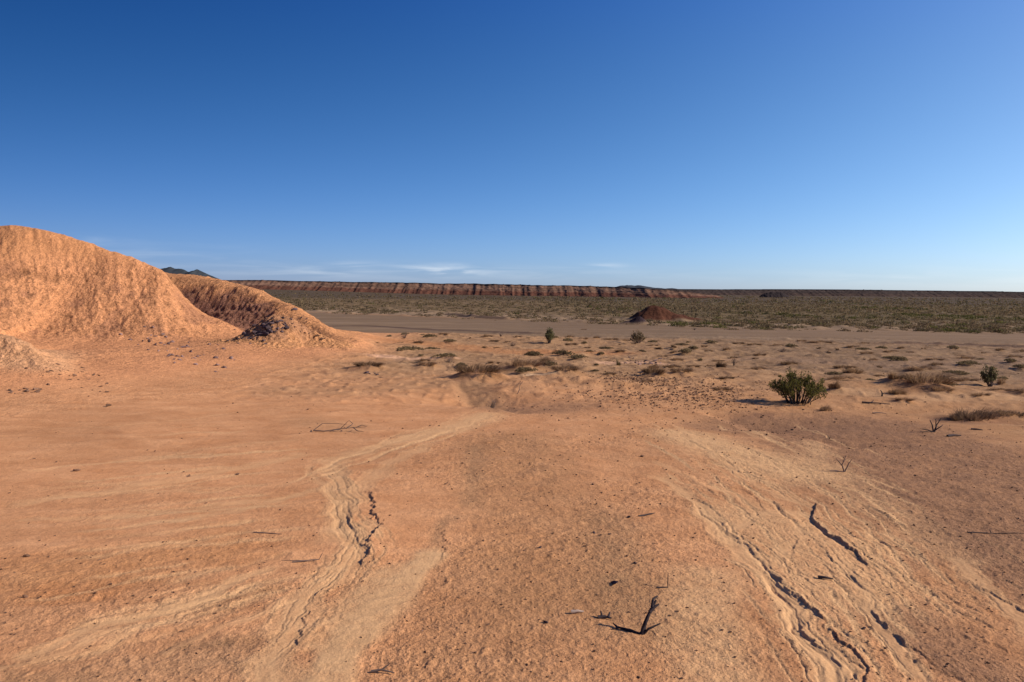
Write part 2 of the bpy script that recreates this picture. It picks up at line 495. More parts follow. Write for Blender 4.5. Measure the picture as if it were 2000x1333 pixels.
while len(P_) < NAMED + 120 and n_try < 4000:
    n_try += 1
    px = rr.uniform(690, 2080)
    yw = 648 + (px - 700) * .028
    py = yw + 4 + 150 * rr.random() ** 1.9
    lim = 738 if px < 1400 else 735 + (px - 1400) * .09
    if py > lim or (px < 760 and py > 700) or (px < 880 and py > 720):
        continue
    if any(abs(px - p['px']) < (p['w'] * .5 + 12) and abs(py - p['py']) < 6 for p in P_):
        continue
    if abs(px - 1555) < 70 and 700 < py < 800:
        continue
    sc_ = (py - 560) / 110
    w = rr.uniform(11, 34) * sc_
    plant(px, py, w, w * rr.uniform(.16, .3), rr.choice(['dry', 'dry', 'dry', 'olive', 'olive', 'ball']),
          'small low tuft of dry grass scattered among the hummocks of the sandy flat', hum=rr.uniform(.4, 1.1), group='small tufts scattered over the sandy flat')
for p in P_:
    pos = at(p['px'], p['py'])
    s = 1.0 / pxm(pos)
    p['pos'] = pos
    p['wm'] = p['w'] * s
    p['hm'] = p['h'] * s
    if p['hum'] > 0.15 and p['py'] > 650:
        HUMMOCKS.append((pos.x + .05 * p['wm'], pos.y + .15 * p['wm'], p['wm'] * .48, p['wm'] * .36, p['hm'] * .55 * p['hum']))
# bare sand hummocks too
for i in range(90):
    px = rr.uniform(690, 2080)
    py = 655 + (px - 700) * .028 + 90 * rr.random() ** 1.6
    pos = at(px, py)
    w = rr.uniform(.35, 1.1)
    HUMMOCKS.append((pos.x, pos.y, w, w * .7, rr.uniform(.03, .10) * w ** .5))
HOLL = [(at(a, b).x, at(a, b).y, w, d, h) for a, b, w, d, h in HOLLOWS]
GULLY = line((868, 748), (892, 775), (930, 789), (960, 796), (976, 800), (972, 808))
RBANK = line((1340, 800), (1440, 822), (1510, 842), (1592, 860), (1640, 880))
RBANK2 = line((1840, 817), (1900, 822), (2000, 831), (2090, 842))
WASH_A = line((480, 640), (700, 634), (800, 641), (900, 644), (1020, 649), (1100, 652))     # thin cut bank in the wash
WASH_B = line((860, 617), (930, 621), (1000, 624))                                          # darker bank on the far side
WASH_C = line((1700, 672), (1850, 674), (2000, 680), (2100, 682))
EDGE = [(at(px, py).x, at(px, py).y) for px, py in ((-600, 590), (480, 606), (600, 609), (800, 617), (1000, 624), (1200, 631), (1350, 637), (1500, 641), (1750, 645), (2000, 650), (2700, 662))]
NEAR_EDGE = [(at(px, py).x, at(px, py).y) for px, py in ((-600, 622), (480, 640), (700, 649), (900, 652), (1000, 655), (1200, 659), (1500, 664), (2000, 672), (2700, 685))]
_t = sorted([at(px, py) for px, py in ((1290, 815), (1275, 870), (1290, 940), (1400, 1060), (1480, 1150), (1540, 1260), (1570, 1400))], key=lambda p: p.y)
TERR = ([p.x for p in _t], [p.y for p in _t])
_t = sorted([at(px, py) for px, py in ((760, 880), (680, 960), (680, 1040), (690, 1090), (600, 1180), (560, 1260), (530, 1400))], key=lambda p: p.y)
TERL = ([p.x for p in _t], [p.y for p in _t])


def edge_y(x, line_):
    P = np.array(line_)
    return np.interp(x, P[:, 0], P[:, 1])


def ground_fields(x, y, want_col=True):
    """height of the ground, and its sediment colour and roughness"""
    x = np.asarray(x, float)
    y = np.asarray(y, float)
    r = np.sqrt(x * x + y * y)
    h = base_h(x, y)
    near = r < 70
    # slow swells
    h = h + .05 * perlin(x * .16, y * .16, 3) * sstep(3, 9, r) + .035 * perlin(x * .45, y * .45, 4) * sstep(6, 14, r) * (1 - sstep(300, 500, r))
    # lightly warped coordinates so that no drawn line is ruler-smooth
    n1 = perlin(x * 2.3, y * 2.3, 21)
    n2 = perlin(x * 2.3 + 9, y * 2.3 + 4, 22)
    n3 = perlin(x * 9, y * 9, 23)
    n4 = perlin(x * 9 + 5, y * 9 + 2, 24)
    n5 = perlin(x * 34, y * 34, 25)
    wx = x + .055 * n1 + .016 * n3 + .007 * n5
    wy = y + .055 * n2 + .020 * n4 + .007 * n5
    flat = sstep(0, 3, y - (12.0)) * sstep(-3.5, -1, x + .25 * (y - 20))          # the hummocky flat
    lump = fbm(x * .9, y * 1.2, 31, 3)
    midband = sstep(14.5, 19, y) * (1 - sstep(46, 56, y)) * sstep(-6.5, -3.5, x + .05 * y)
    h = h + midband * .055 * np.maximum(lump, -.3) * (1 + .6 * perlin(x * .2, y * .2, 8))
    for hx, hy, a, b, ht in HUMMOCKS:
        k = np.nonzero((np.abs(x - hx) < 3 * a) & (np.abs(y - hy) < 3 * b))[0]
        if len(k) == 0:
            continue
        g = np.exp(-((x[k] - hx + .1 * a * n1[k]) / a) ** 2 - ((y[k] - hy) / b) ** 2)
        h[k] += ht * g
    for hx, hy, a, b, ht in HOLL:
        k = np.nonzero((np.abs(x - hx) < 3 * a) & (np.abs(y - hy) < 3 * b))[0]
        if len(k):
            h[k] -= ht * np.exp(-((x[k] - hx) / a) ** 2 - ((y[k] - hy) / b) ** 2)
    for L_, ht, fall, sgn in ((GULLY, .15, .9, 1), (RBANK, .12, .8, 1), (RBANK2, .10, .7, 1)):
        k = boxed(x, y, L_, 6.0)
        if len(k):
            d, sd, t = polydist(wx[k], wy[k], L_)
            e = sstep(0, .12, t) * sstep(1, .9, t)
            # the far side drops away behind a soft lip
            drop = np.where(sd * sgn > 0, ht * np.exp(-(d / fall)) * sstep(0, .4, d), 0)
            h[k] -= drop * e
    rough = .45 + .35 * sstep(-.2, .5, fbm(x * .55, y * .55, 41, 2))
    leftsand = 1 - sstep(-1.6, .4, x + .10 * (y - 6) + .35 * n1)                          # the smooth sand apron on the left
    rough = rough * (1 - .55 * leftsand * sstep(5.2, 7.5, y))
    rough = np.where(r > 12, rough * .8, rough)
    # sediment colour
    col = None
    if True:
        tR = sstep(-2, 16, x + .15 * y)
        c = ALB['orange'][None] * (1 - tR[:, None]) + np.array((.38, .203, .092))[None] * tR[:, None]
        m = sstep(15, 23, y)[:, None] * sstep(-8, -3, x)[:, None]
        midc = np.array((.365, .205, .098))[None] * (1 - sstep(0, 14, x)[:, None]) + np.array((.268, .163, .086))[None] * sstep(0, 14, x)[:, None]
        c = c * (1 - m) + midc * m
        pat = fbm(x * .35, y * .5, 51, 3)
        c = c * (1 + .13 * pat[:, None])
        pat2 = fbm(x * 1.4, y * 1.9, 55, 4, gain=.65)[:, None]
        c = c * (1 + .12 * pat2 * np.array((.7, 1.0, 1.25))[None])
        lit = sstep(.12, .5, fbm(x * 1.1 + 40, y * 1.5, 57, 3) + .25 * perlin(x * 5, y * 6, 58))[:, None]
        c = c * (1 - .24 * lit * m)
        col = c
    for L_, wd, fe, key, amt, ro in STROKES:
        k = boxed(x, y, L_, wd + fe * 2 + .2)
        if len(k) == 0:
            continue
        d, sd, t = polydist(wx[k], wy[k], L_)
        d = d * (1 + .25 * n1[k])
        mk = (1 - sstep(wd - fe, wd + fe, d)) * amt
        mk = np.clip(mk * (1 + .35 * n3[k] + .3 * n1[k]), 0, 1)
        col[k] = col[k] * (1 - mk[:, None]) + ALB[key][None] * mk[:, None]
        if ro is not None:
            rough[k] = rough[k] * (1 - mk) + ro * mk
    for L_, wd, dp, pale in RILLS:
        k = boxed(x, y, L_, wd * 6)
        if len(k) == 0:
            continue
        d, sd, t = polydist(wx[k] + .05 * n1[k], wy[k] + .05 * n2[k], L_)
        e = sstep(0, .06, t) * sstep(1, .94, t)
        wv = wd * (.75 + .5 * np.abs(np.sin(t * 23 + wd * 50)))
        g = np.exp(-(d / wv) ** 4) * e
        strands = np.sin(sd * d / wd * 7.5 + 2.5 * n1[k] + 1.2 * n3[k])
        levee = np.exp(-((d - wv * 1.25) / (.32 * wv)) ** 2) * e
        h[k] += -dp * .6 * g * (1 + .12 * strands) + .08 * dp * levee + .0013 * strands * np.exp(-(d / (wv * 2.6)) ** 2) * e
        mk = np.clip(g * pale * (.85 + .15 * strands) + .5 * pale * levee, 0, 1) * .85
        col[k] = col[k] * (1 - mk[:, None]) + ALB['pale'][None] * mk[:, None]
        rough[k] = rough[k] * (1 - .8 * np.clip(g, 0, 1))
    for L_, wd, dp, sdp, pale in RUNNELS:
        k = boxed(x, y, L_, max(.15, wd * 8))
        if len(k) == 0:
            continue
        d, sd, t = polydist(wx[k], wy[k], L_)
        e = sstep(0, .15, t) * sstep(1, .7, t)
        sdist = sd * d
        up_ = -1.0 if L_[0][1] < L_[-1][1] else 1.0
        h[k] += e * (-dp * np.exp(-(d / wd) ** 2) + sdp * sstep(-.006, .006, sdist) * np.exp(-np.maximum(sdist, 0) / .10))
        mk = (np.exp(-(d / (wd * 2.2)) ** 2) * e * pale)[:, None]
        col[k] = col[k] * (1 - mk) + ALB['pale'][None] * mk
    for L_, ht, fall in SCARPS:
        ht = ht * .31
        k = boxed(x, y, L_, fall * 4)
        if len(k) == 0:
            continue
        d, sd, t = polydist(wx[k] + .005 * n5[k] + .022 * n3[k], wy[k] + .010 * n5[k] + .035 * n3[k], L_)
        sdist = sd * d
        e = sstep(0, .12, t) * sstep(1, .85, t) * np.clip(.85 + .55 * perlin(t * 9, d * 0, 61), .30, 1.4)
        step = sstep(-.004, .012, -sdist if True else sdist)
        # travel runs towards the camera, so the right-hand side of the photo lies on its left
        up_side = np.where(sdist > 0, 1.0, 0.0)
        hh = ht * e * (sstep(-.008, .010, sdist) * np.exp(-np.maximum(sdist, 0) / fall) - .35 * np.exp(-np.maximum(-sdist, 0) / (fall * .4)) * (1 - sstep(-.008, .010, sdist)))
        h[k] += hh
    # ripples and bedding on the left apron, lumps and grit elsewhere
    fade = 1 - sstep(14, 34, r)
    rip = fbm(x * .7 + .25 * y, y * 4.2 - .9 * x * .3 + .6 * n1, 71, 3) * leftsand
    h = h + .010 * rip * fade * sstep(4, 6, r)
    col = col * (1 + .10 * (rip * fade)[:, None] * np.array((.8, 1, 1.15))[None])
    flow = fbm((x * .5 + y * .15) * 3.0, (y + .55 * np.abs(x - .4)) * 3.6, 77, 2) * (1 - leftsand)
    h = h + .007 * flow * fade
    bx_ = np.interp(y, TERR[1], TERR[0])
    lx_ = np.interp(y, TERL[1], TERL[0])
    zone = sstep(-.12, .25, x - bx_ + .1 * n1) * (1 - .6 * sstep(1.4, 2.2, x - bx_)) + np.exp(-((x - lx_) / .35) ** 2) * .6
    for sc_, am_, sd_ in ((5.0, .0065, 301), (10.5, .0045, 305), (17.0, .003, 309)):
        q = x * sc_ * (1 - leftsand * .6) + (.9 * perlin(x * .7, y * .35, sd_) + .30 * perlin(x * 2.6, y * .9, sd_ + 1) + .10 * n3 * .6 + .05 * n5) * sc_ * .28 + .35 * y * (y < 40)
        fq = q - np.floor(q)
        mk_ = sstep(-.05, .45, perlin(x * 1.1, y * .55, sd_ + 2)) * sstep(-.1, .3, perlin(x * 3.3, y * 1.2, sd_ + 3)) * (1 - sstep(9.5, 12.5, r)) * zone
        h = h + am_ * mk_ * (1 - fq) * sstep(0, .05, fq)
    g1 = perlin(x * 7, y * 7, 81)
    g2 = perlin(x * 17, y * 17, 82)
    g3 = perlin(x * 41, y * 41, 83)
    g0 = perlin(x * 2.6, y * 2.6, 80)
    h = h + rough * (.016 * g0 * (1 - .6 * leftsand) * sstep(5, 10, r) * (1 - sstep(45, 60, r)) + .0075 * g1 * (1 - sstep(20, 34, r)) + .0055 * g2 * (1 - sstep(10, 17, r)) + .0032 * g3 * (1 - sstep(6, 10, r)))
    hm_ = sstep(13, 17, y) * (1 - sstep(45, 55, y)) * sstep(-7, -4, x + .05 * y)
    h = h + hm_ * (.05 * np.maximum(perlin(x * 2.4, y * 2.2, 87) - .1, 0) + .035 * np.maximum(perlin(x * 5, y * 3.4, 88) - .15, 0))
    # loose crumbs: sharp little bumps
    cr = np.maximum(perlin(x * 26 + 3, y * 26, 85) - .42, 0)
    h = h + rough * .020 * cr * (1 - sstep(7, 12, r))
    cr2 = np.maximum(perlin(x * 9 + 3, y * 9, 86) - .45, 0)
    h = h + np.maximum(rough - .3, 0) * .06 * cr2 * (1 - sstep(14, 24, r)) * sstep(2, 4, r)
    # the wash and the scrub plain beyond it
    k = np.nonzero(y > 20)[0]
    if len(k):
        X, Y = x[k], y[k]
        wob = perlin(X * .12, Y * .12, 91) * 1.6 + perlin(X * .5, Y * .3, 92) * .5
        yf_ = edge_y(X, EDGE)
        yn_ = edge_y(X, NEAR_EDGE)
        inw = sstep(-3.0, 2.0, Y - yn_ + wob) * (1 - sstep(-1.5, 1.5, Y - yf_ + wob))
        strp = fbm(X * .035, Y * .42, 93, 3)
        wc = ALB['wash'][None] * (1 + .10 * strp[:, None])
        wc = wc * (1 - .75 * sstep(.25, .6, strp)[:, None]) + ALB['washpale'][None] * .75 * sstep(.25, .6, strp)[:, None]
        rgt = sstep(5, 30, X)[:, None]
        wc = wc * (1 - .35 * rgt) + np.array((.25, .155, .085))[None] * .35 * rgt
        col[k] = col[k] * (1 - inw[:, None]) + wc * inw[:, None]
        h[k] -= .10 * inw
        rough[k] *= 1 - .8 * inw
        bl = sstep(-1.5, 1.5, Y - yf_ + wob)
        far = sstep(0, 38, Y - yf_)[:, None]
        pn = fbm(X * .05, Y * .03, 95, 3)[:, None]
        pf = fbm(X * .45, Y * .30, 96, 2)[:, None]
        bc = ALB['washpale'][None] * .92 * (1 - far) + ALB['belt'][None] * far
        bc = bc * (1 + .12 * pn + .16 * pf * (1 - .5 * far))
        gr = (sstep(0, 45, X) * .8)[:, None] * far
        bc = bc * (1 - gr) + ALB['beltgreen'][None] * gr
        vf = sstep(260, 420, Y)[:, None]
        bc = bc * (1 - vf) + ALB['plain'][None] * vf
        col[k] = col[k] * (1 - bl[:, None]) + bc * bl[:, None]
        h[k] += bl * (.25 * np.maximum(pf[:, 0], 0) * (1 - sstep(250, 400, Y)))
        for L_, ht, fall in ((WASH_A, .12, .8), (WASH_B, .38, 1.6), (WASH_C, .14, .8)):
            kk = boxed(X, Y, L_, 8)
            if len(kk):
                d, sd, t = polydist(X[kk], Y[kk] + .5 * perlin(X[kk] * .18, Y[kk] * 0, 97), L_)
                e = sstep(0, .1, t) * sstep(1, .9, t)
                sdist = sd * d
                h[k[kk]] += ht * e * sstep(-.35, .35, sdist) * np.exp(-np.maximum(sdist, 0) / fall)
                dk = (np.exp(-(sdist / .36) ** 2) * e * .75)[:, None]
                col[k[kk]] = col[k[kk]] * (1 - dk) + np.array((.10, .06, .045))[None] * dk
    return h, np.clip(col, .01, .9), np.clip(rough, 0, 1)


def gh(x, y):
    h, c, r_ = ground_fields(np.array([x]), np.array([y]))
    return float(h[0])


# ------------------------------------------------------------------ mesh and material helpers
def tag(o, label=None, cat=None, group=None, kind=None):
    if label:
        o['label'] = label
    if cat:
        o['category'] = cat
    if group:
        o['group'] = group
    if kind:
        o['kind'] = kind
    return o


def mesh_np(name, verts, faces, mat=None, smooth=True, col=None, rough=None):
    """faces: (n,3) or (n,4) array"""
    me = bpy.data.meshes.new(name)
    verts = np.ascontiguousarray(verts, dtype=np.float32)
    faces = np.ascontiguousarray(faces, dtype=np.int32)
    n, k = faces.shape
    me.vertices.add(len(verts))
    me.vertices.foreach_set("co", verts.ravel())
    me.loops.add(n * k)
    me.loops.foreach_set("vertex_index", faces.ravel())
    me.polygons.add(n)
    me.polygons.foreach_set("loop_start", np.arange(0, n * k, k, dtype=np.int32))
    me.polygons.foreach_set("use_smooth", np.full(n, smooth))
    if col is not None:
        a = me.attributes.new("Col", 'FLOAT_COLOR', 'POINT')
        a.data.foreach_set("color", np.concatenate([col, np.ones((len(col), 1))], 1).astype(np.float32).ravel())
    if rough is not None:
        a = me.attributes.new("rough", 'FLOAT', 'POINT')
        a.data.foreach_set("value", rough.astype(np.float32))
    me.update(calc_edges=True)
    if mat:
        me.materials.append(mat)
    return me


def obj(name, me, parent=None):
    o = bpy.data.objects.new(name, me)
    COL.objects.link(o)
    if parent:
        o.parent = parent
    return o


def grid_faces(nr, nc, wrap=False):
    i = np.arange(nr - 1)[:, None]
    j = np.arange(nc if wrap else nc - 1)[None, :]
    j2 = (j + 1) % nc
    a = i * nc + j
    b = i * nc + j2
    c = (i + 1) * nc + j2
    d = (i + 1) * nc + j
    return np.stack([a, b, c, d], -1).reshape(-1, 4)


def new_mat(name):
    m = bpy.data.materials.new(name)
    m.use_nodes = True
    nt = m.node_tree
    nt.nodes.clear()
    out = nt.nodes.new('ShaderNodeOutputMaterial')
    b = nt.nodes.new('ShaderNodeBsdfPrincipled')
    b.inputs['Roughness'].default_value = 1.0
    b.inputs['Specular IOR Level'].default_value = 0.12
    nt.links.new(b.outputs[0], out.inputs[0])
    return m, nt, b


def add(nt, t, **kw):
    n = nt.nodes.new(t)
    for k, v in kw.items():
        if k in n.inputs:
            n.inputs[k].default_value = v
        else:
            setattr(n, k, v)
    return n


def mth(nt, op, a, b=None):
    n = nt.nodes.new('ShaderNodeMath')
    n.operation = op
    for i, v in enumerate((a, b)):
        if v is None:
            continue
        if isinstance(v, (int, float)):
            n.inputs[i].default_value = v
        else:
            nt.links.new(v, n.inputs[i])
    return n.outputs[0]


def vscale(nt, colsock, facsock):
    n = nt.nodes.new('ShaderNodeVectorMath')
    n.operation = 'SCALE'
    nt.links.new(colsock, n.inputs[0])
    nt.links.new(facsock, n.inputs['Scale'])
    return n.outputs[0]


def earth_material(name, grain=(14, 48, 150), contrast=.26, bump=.016, spots=.5, coarse=None):
    m, nt, b = new_mat(name)
    L = nt.links.new
    at_ = add(nt, 'ShaderNodeAttribute', attribute_name='Col')
    ro = add(nt, 'ShaderNodeAttribute', attribute_name='rough')
    geo = add(nt, 'ShaderNodeNewGeometry')
    n1 = add(nt, 'ShaderNodeTexNoise', Scale=grain[0], Detail=4, Roughness=.65)
    n2 = add(nt, 'ShaderNodeTexNoise', Scale=grain[1], Detail=3, Roughness=.6)
    n3 = add(nt, 'ShaderNodeTexNoise', Scale=grain[2], Detail=2, Roughness=.6)
    for n in (n1, n2, n3):
        L(geo.outputs['Position'], n.inputs['Vector'])
    # colour grain
    g = mth(nt, 'ADD', mth(nt, 'MULTIPLY', n1.outputs['Fac'], .5), mth(nt, 'ADD', mth(nt, 'MULTIPLY', n2.outputs['Fac'], .6), mth(nt, 'MULTIPLY', n3.outputs['Fac'], .5)))
    g = mth(nt, 'SUBTRACT', g, .8)
    rf = mth(nt, 'ADD', mth(nt, 'MULTIPLY', ro.outputs['Fac'], 1.1), .35)
    fac = mth(nt, 'ADD', 1.0, mth(nt, 'MULTIPLY', mth(nt, 'MULTIPLY', g, rf), contrast * 5))
    # dark grit; on the hill the spots also paint in clod shadows
    sp_ = add(nt, 'ShaderNodeTexNoise', Scale=grain[1] * .8, Detail=2, Roughness=.5)
    L(geo.outputs['Position'], sp_.inputs['Vector'])
    rampd = add(nt, 'ShaderNodeMapRange')
    L(sp_.outputs['Fac'], rampd.inputs['Value'])
    rampd.inputs['From Min'].default_value = .62
    rampd.inputs['From Max'].default_value = .74
    dark = mth(nt, 'SUBTRACT', 1.0, mth(nt, 'MULTIPLY', mth(nt, 'MULTIPLY', rampd.outputs[0], ro.outputs['Fac']), spots))
    fac = mth(nt, 'MAXIMUM', mth(nt, 'MULTIPLY', fac, dark), .12)
    L(vscale(nt, at_.outputs['Color'], fac), b.inputs['Base Color'])
    hsum = mth(nt, 'ADD', mth(nt, 'MULTIPLY', n1.outputs['Fac'], 1.0), mth(nt, 'ADD', mth(nt, 'MULTIPLY', n2.outputs['Fac'], .5), mth(nt, 'MULTIPLY', n3.outputs['Fac'], .22)))
    bp = add(nt, 'ShaderNodeBump', Strength=1.0, Distance=bump)
    L(mth(nt, 'MULTIPLY', hsum, rf), bp.inputs['Height'])
    L(bp.outputs[0], b.inputs['Normal'])
    b.inputs['Specular IOR Level'].default_value = .05
    return m


MAT_GROUND = earth_material('earth')
MAT_HILL = earth_material('hill earth', grain=(4, 13, 45), contrast=.28, bump=.08, spots=.75)
MAT_FAR = earth_material('far earth', grain=(.12, .5, 1.6), contrast=.10, bump=.12, spots=.2)


def leaf_material(name, c, var=.35, tint=(0, 0, 0), trans=.42):
    m, nt, b = new_mat(name)
    L = nt.links.new
    g = add(nt, 'ShaderNodeNewGeometry')
    oi = add(nt, 'ShaderNodeObjectInfo')
    mx = add(nt, 'ShaderNodeMix', data_type='RGBA')
    mx.inputs[6].default_value = (*[v * (1 - var) for v in c], 1)
    mx.inputs[7].default_value = (*[min(.9, v * (1 + var) + t) for v, t in zip(c, tint)], 1)
    L(g.outputs['Random Per Island'], mx.inputs[0])
    f = mth(nt, 'ADD', .78, mth(nt, 'MULTIPLY', oi.outputs['Random'], .44))
    L(vscale(nt, mx.outputs[2], f), b.inputs['Base Color'])
    b.inputs['Roughness'].default_value = .8
    tr = add(nt, 'ShaderNodeBsdfTranslucent')
    L(b.inputs['Base Color'].links[0].from_socket, tr.inputs['Color'])
    ms = add(nt, 'ShaderNodeMixShader')
    ms.inputs[0].default_value = trans
    L(b.outputs[0], ms.inputs[1])
    L(tr.outputs[0], ms.inputs[2])
    L(ms.outputs[0], [n for n in nt.nodes if n.type == 'OUTPUT_MATERIAL'][0].inputs[0])
    return m


MAT_DRY = leaf_material('dry grass', (.30, .182, .095), .5)
MAT_LEAN = leaf_material('dark dry grass', (.20, .118, .066), .45)
MAT_OLIVE = leaf_material('olive mat', (.185, .130, .064), .45)
MAT_GREEN = leaf_material('green leaf', (.135, .122, .034), .6, (.03, .02, 0))
MAT_GREYGREEN = leaf_material('grey green leaf', (.17, .15, .066), .4)
MAT_SCRUB = leaf_material('scrub leaf', (.158, .115, .058), .5)
MAT_SCRUBD = leaf_material('dry scrub leaf', (.195, .130, .070), .4)
MAT_SCRUBG = leaf_material('green scrub leaf', (.125, .112, .034), .35)
MAT_TWIG = leaf_material('dead twig', (.155, .105, .078), .35, trans=0)
MAT_DARKWOOD = leaf_material('dark wood', (.045, .033, .032), .3, trans=0)
MAT_PALEWOOD = leaf_material('bleached wood', (.34, .25, .19), .3, trans=0)


def rock_material(name, c, var=.35, sc=14):
    m, nt, b = new_mat(name)
    L = nt.links.new
    tcn = add(nt, 'ShaderNodeTexCoord')
    oi = add(nt, 'ShaderNodeObjectInfo')
    n = add(nt, 'ShaderNodeTexNoise', Scale=sc, Detail=5, Roughness=.65)
    L(tcn.outputs['Object'], n.inputs['Vector'])
    mx = add(nt, 'ShaderNodeMix', data_type='RGBA')
    mx.inputs[6].default_value = (*[v * (1 - var) for v in c], 1)
    mx.inputs[7].default_value = (*[min(.9, v * (1 + var)) for v in c], 1)
    L(n.outputs['Fac'], mx.inputs[0])
    f = mth(nt, 'ADD', .65, mth(nt, 'MULTIPLY', oi.outputs['Random'], .7))
    L(vscale(nt, mx.outputs[2], f), b.inputs['Base Color'])
    bp = add(nt, 'ShaderNodeBump', Strength=.7, Distance=.02)
    L(n.outputs['Fac'], bp.inputs['Height'])
    L(bp.outputs[0], b.inputs['Normal'])
    return m


MAT_ROCK_DARK = rock_material('dark shale', (.105, .070, .068))
MAT_ROCK_PALE = rock_material('mauve stone', (.24, .15, .125))
MAT_ROCK_TAN = rock_material('tan stone', (.33, .185, .095))
MAT_ROCK_BROWN = rock_material('brown stone', (.19, .105, .062))

# ------------------------------------------------------------------ the ground: one sheet out to the horizon
half = math.radians(42)
th = np.concatenate([np.linspace(-half, half, 1500), np.linspace(half, 2 * math.pi - half, 130)[1:-1]])
rs = [0.0 + .25]
while rs[-1] < 8000:
    r = rs[-1]
    if r < 3.4:
        rs.append(r + .12)
    else:
        rs.append(r + min(max(.0055, r * r / 1750 * .62), max((.0062 if r < 11 or r > 48 else .0042) * r, .004)))
rs = np.array(rs)
R, T = np.meshgrid(rs, th, indexing='ij')
gx = (R * np.sin(T)).ravel()
gy = (R * np.cos(T)).ravel()
gz, gc, gr_ = ground_fields(gx, gy)
V = np.stack([gx, gy, gz], 1)
faces = grid_faces(len(rs), len(th), wrap=True)[:, ::-1]
me = mesh_np('ground', V, faces, MAT_GROUND, True, gc, gr_)
ground = obj('ground', me)
tag(ground, kind='structure')
print('ground verts', len(V), 'rows', len(rs))
del R, T, gx, gy, gz, V, faces

# ------------------------------------------------------------------ the orange hill on the left
def ridge(*pts):
    P = [atd(*p) for p in pts]
    out = []
    for a, b in zip(P[:-1], P[1:]):
        for i in range(4):
            out.append(a.lerp(b, i / 4))
    out.append(P[-1])
    for _ in range(3):
        out = [out[0]] + [(out[i - 1] + out[i] * 2 + out[i + 1]) / 4 for i in range(1, len(out) - 1)] + [out[-1]]
    return out


RIDGES = [
    (ridge((-1300, 560, 36), (-700, 500, 34), (-300, 458, 33), (-60, 442, 32), (60, 443, 31.5), (130, 458, 31.5), (200, 484, 31.5), (250, 499, 31.2), (302, 520, 31)), 1.15),
    (ridge((150, 520, 41), (320, 530, 39), (400, 541, 37.5), (480, 560, 35.5), (560, 600, 33), (620, 635, 31), (665, 660, 29.4), (715, 688, 27.8)), 1.3),
    (ridge((-420, 560, 17.5), (-200, 605, 18.2), (0, 646, 18.2), (60, 690, 17.6), (115, 732, 17.0), (150, 762, 16.6)), 1.45),
    (ridge((450, 670, 26.6), (490, 640, 26.8), (530, 612, 27.0), (575, 622, 27.2), (610, 648, 27.4), (660, 676, 27.2)), 1.0),
    (ridge((-200, 692, 18.2), (80, 687, 20), (250, 683, 22), (390, 676, 24.5), (470, 668, 26)), 8.0),
]


def hill_raw(x, y):
    hs_ = []
    n = perlin(x * .5, y * .5, 111)
    nb = perlin(x * .22, y * .22, 112)
    for k, (pts, kk) in enumerate(RIDGES):
        zs = np.array([max(.05, p.z - float(base_h(p.x, p.y))) for p in pts])
        d, sd, t = polydist(x + .18 * n, y + .18 * perlin(x * .5 + 7, y * .5, 113), [(p.x, p.y) for p in pts])
        # arc-length positions of the ridge points
        seg = np.cumsum([0] + [math.hypot(b.x - a.x, b.y - a.y) for a, b in zip(pts[:-1], pts[1:])])
        z = np.interp(t, seg / seg[-1], zs)
        if k == 0:
            kk = np.interp(t, (0, .8, 1), (1.2, 1.12, .80))
        w = np.maximum(kk * z * (1 + .16 * nb), .9)
        u = d / w
        ep = np.interp(t, (0, .8, .93, 1), (.10, .07, .03, .008)) if k == 0 else .05
        us = np.sqrt(u * u + ep) - np.sqrt(ep)
        prof = np.maximum(0, (np.exp(-1.42 * us ** (1.06, 1.25, 1.05, 1.3, 1.5)[k]) - .022) / .978)
        if k == 1:
            prof = .86 * prof + .14 * np.maximum(0, (np.exp(-(u / 1.9) ** 2) - .03) / .97)
        hs_.append(z * prof)
    return hs_


def hill_height(x, y):
    hs_ = hill_raw(x, y)
    h = hs_[0]
    for i_, k in enumerate(hs_[1:]):
        q = (.85, .30, .30, .45)[i_]
        m = np.clip(.5 + .5 * (h - k) / q, 0, 1)
        h = k * (1 - m) + h * m + q * m * (1 - m) * np.minimum(1, np.maximum(h, k) / .25)
    return h, hs_


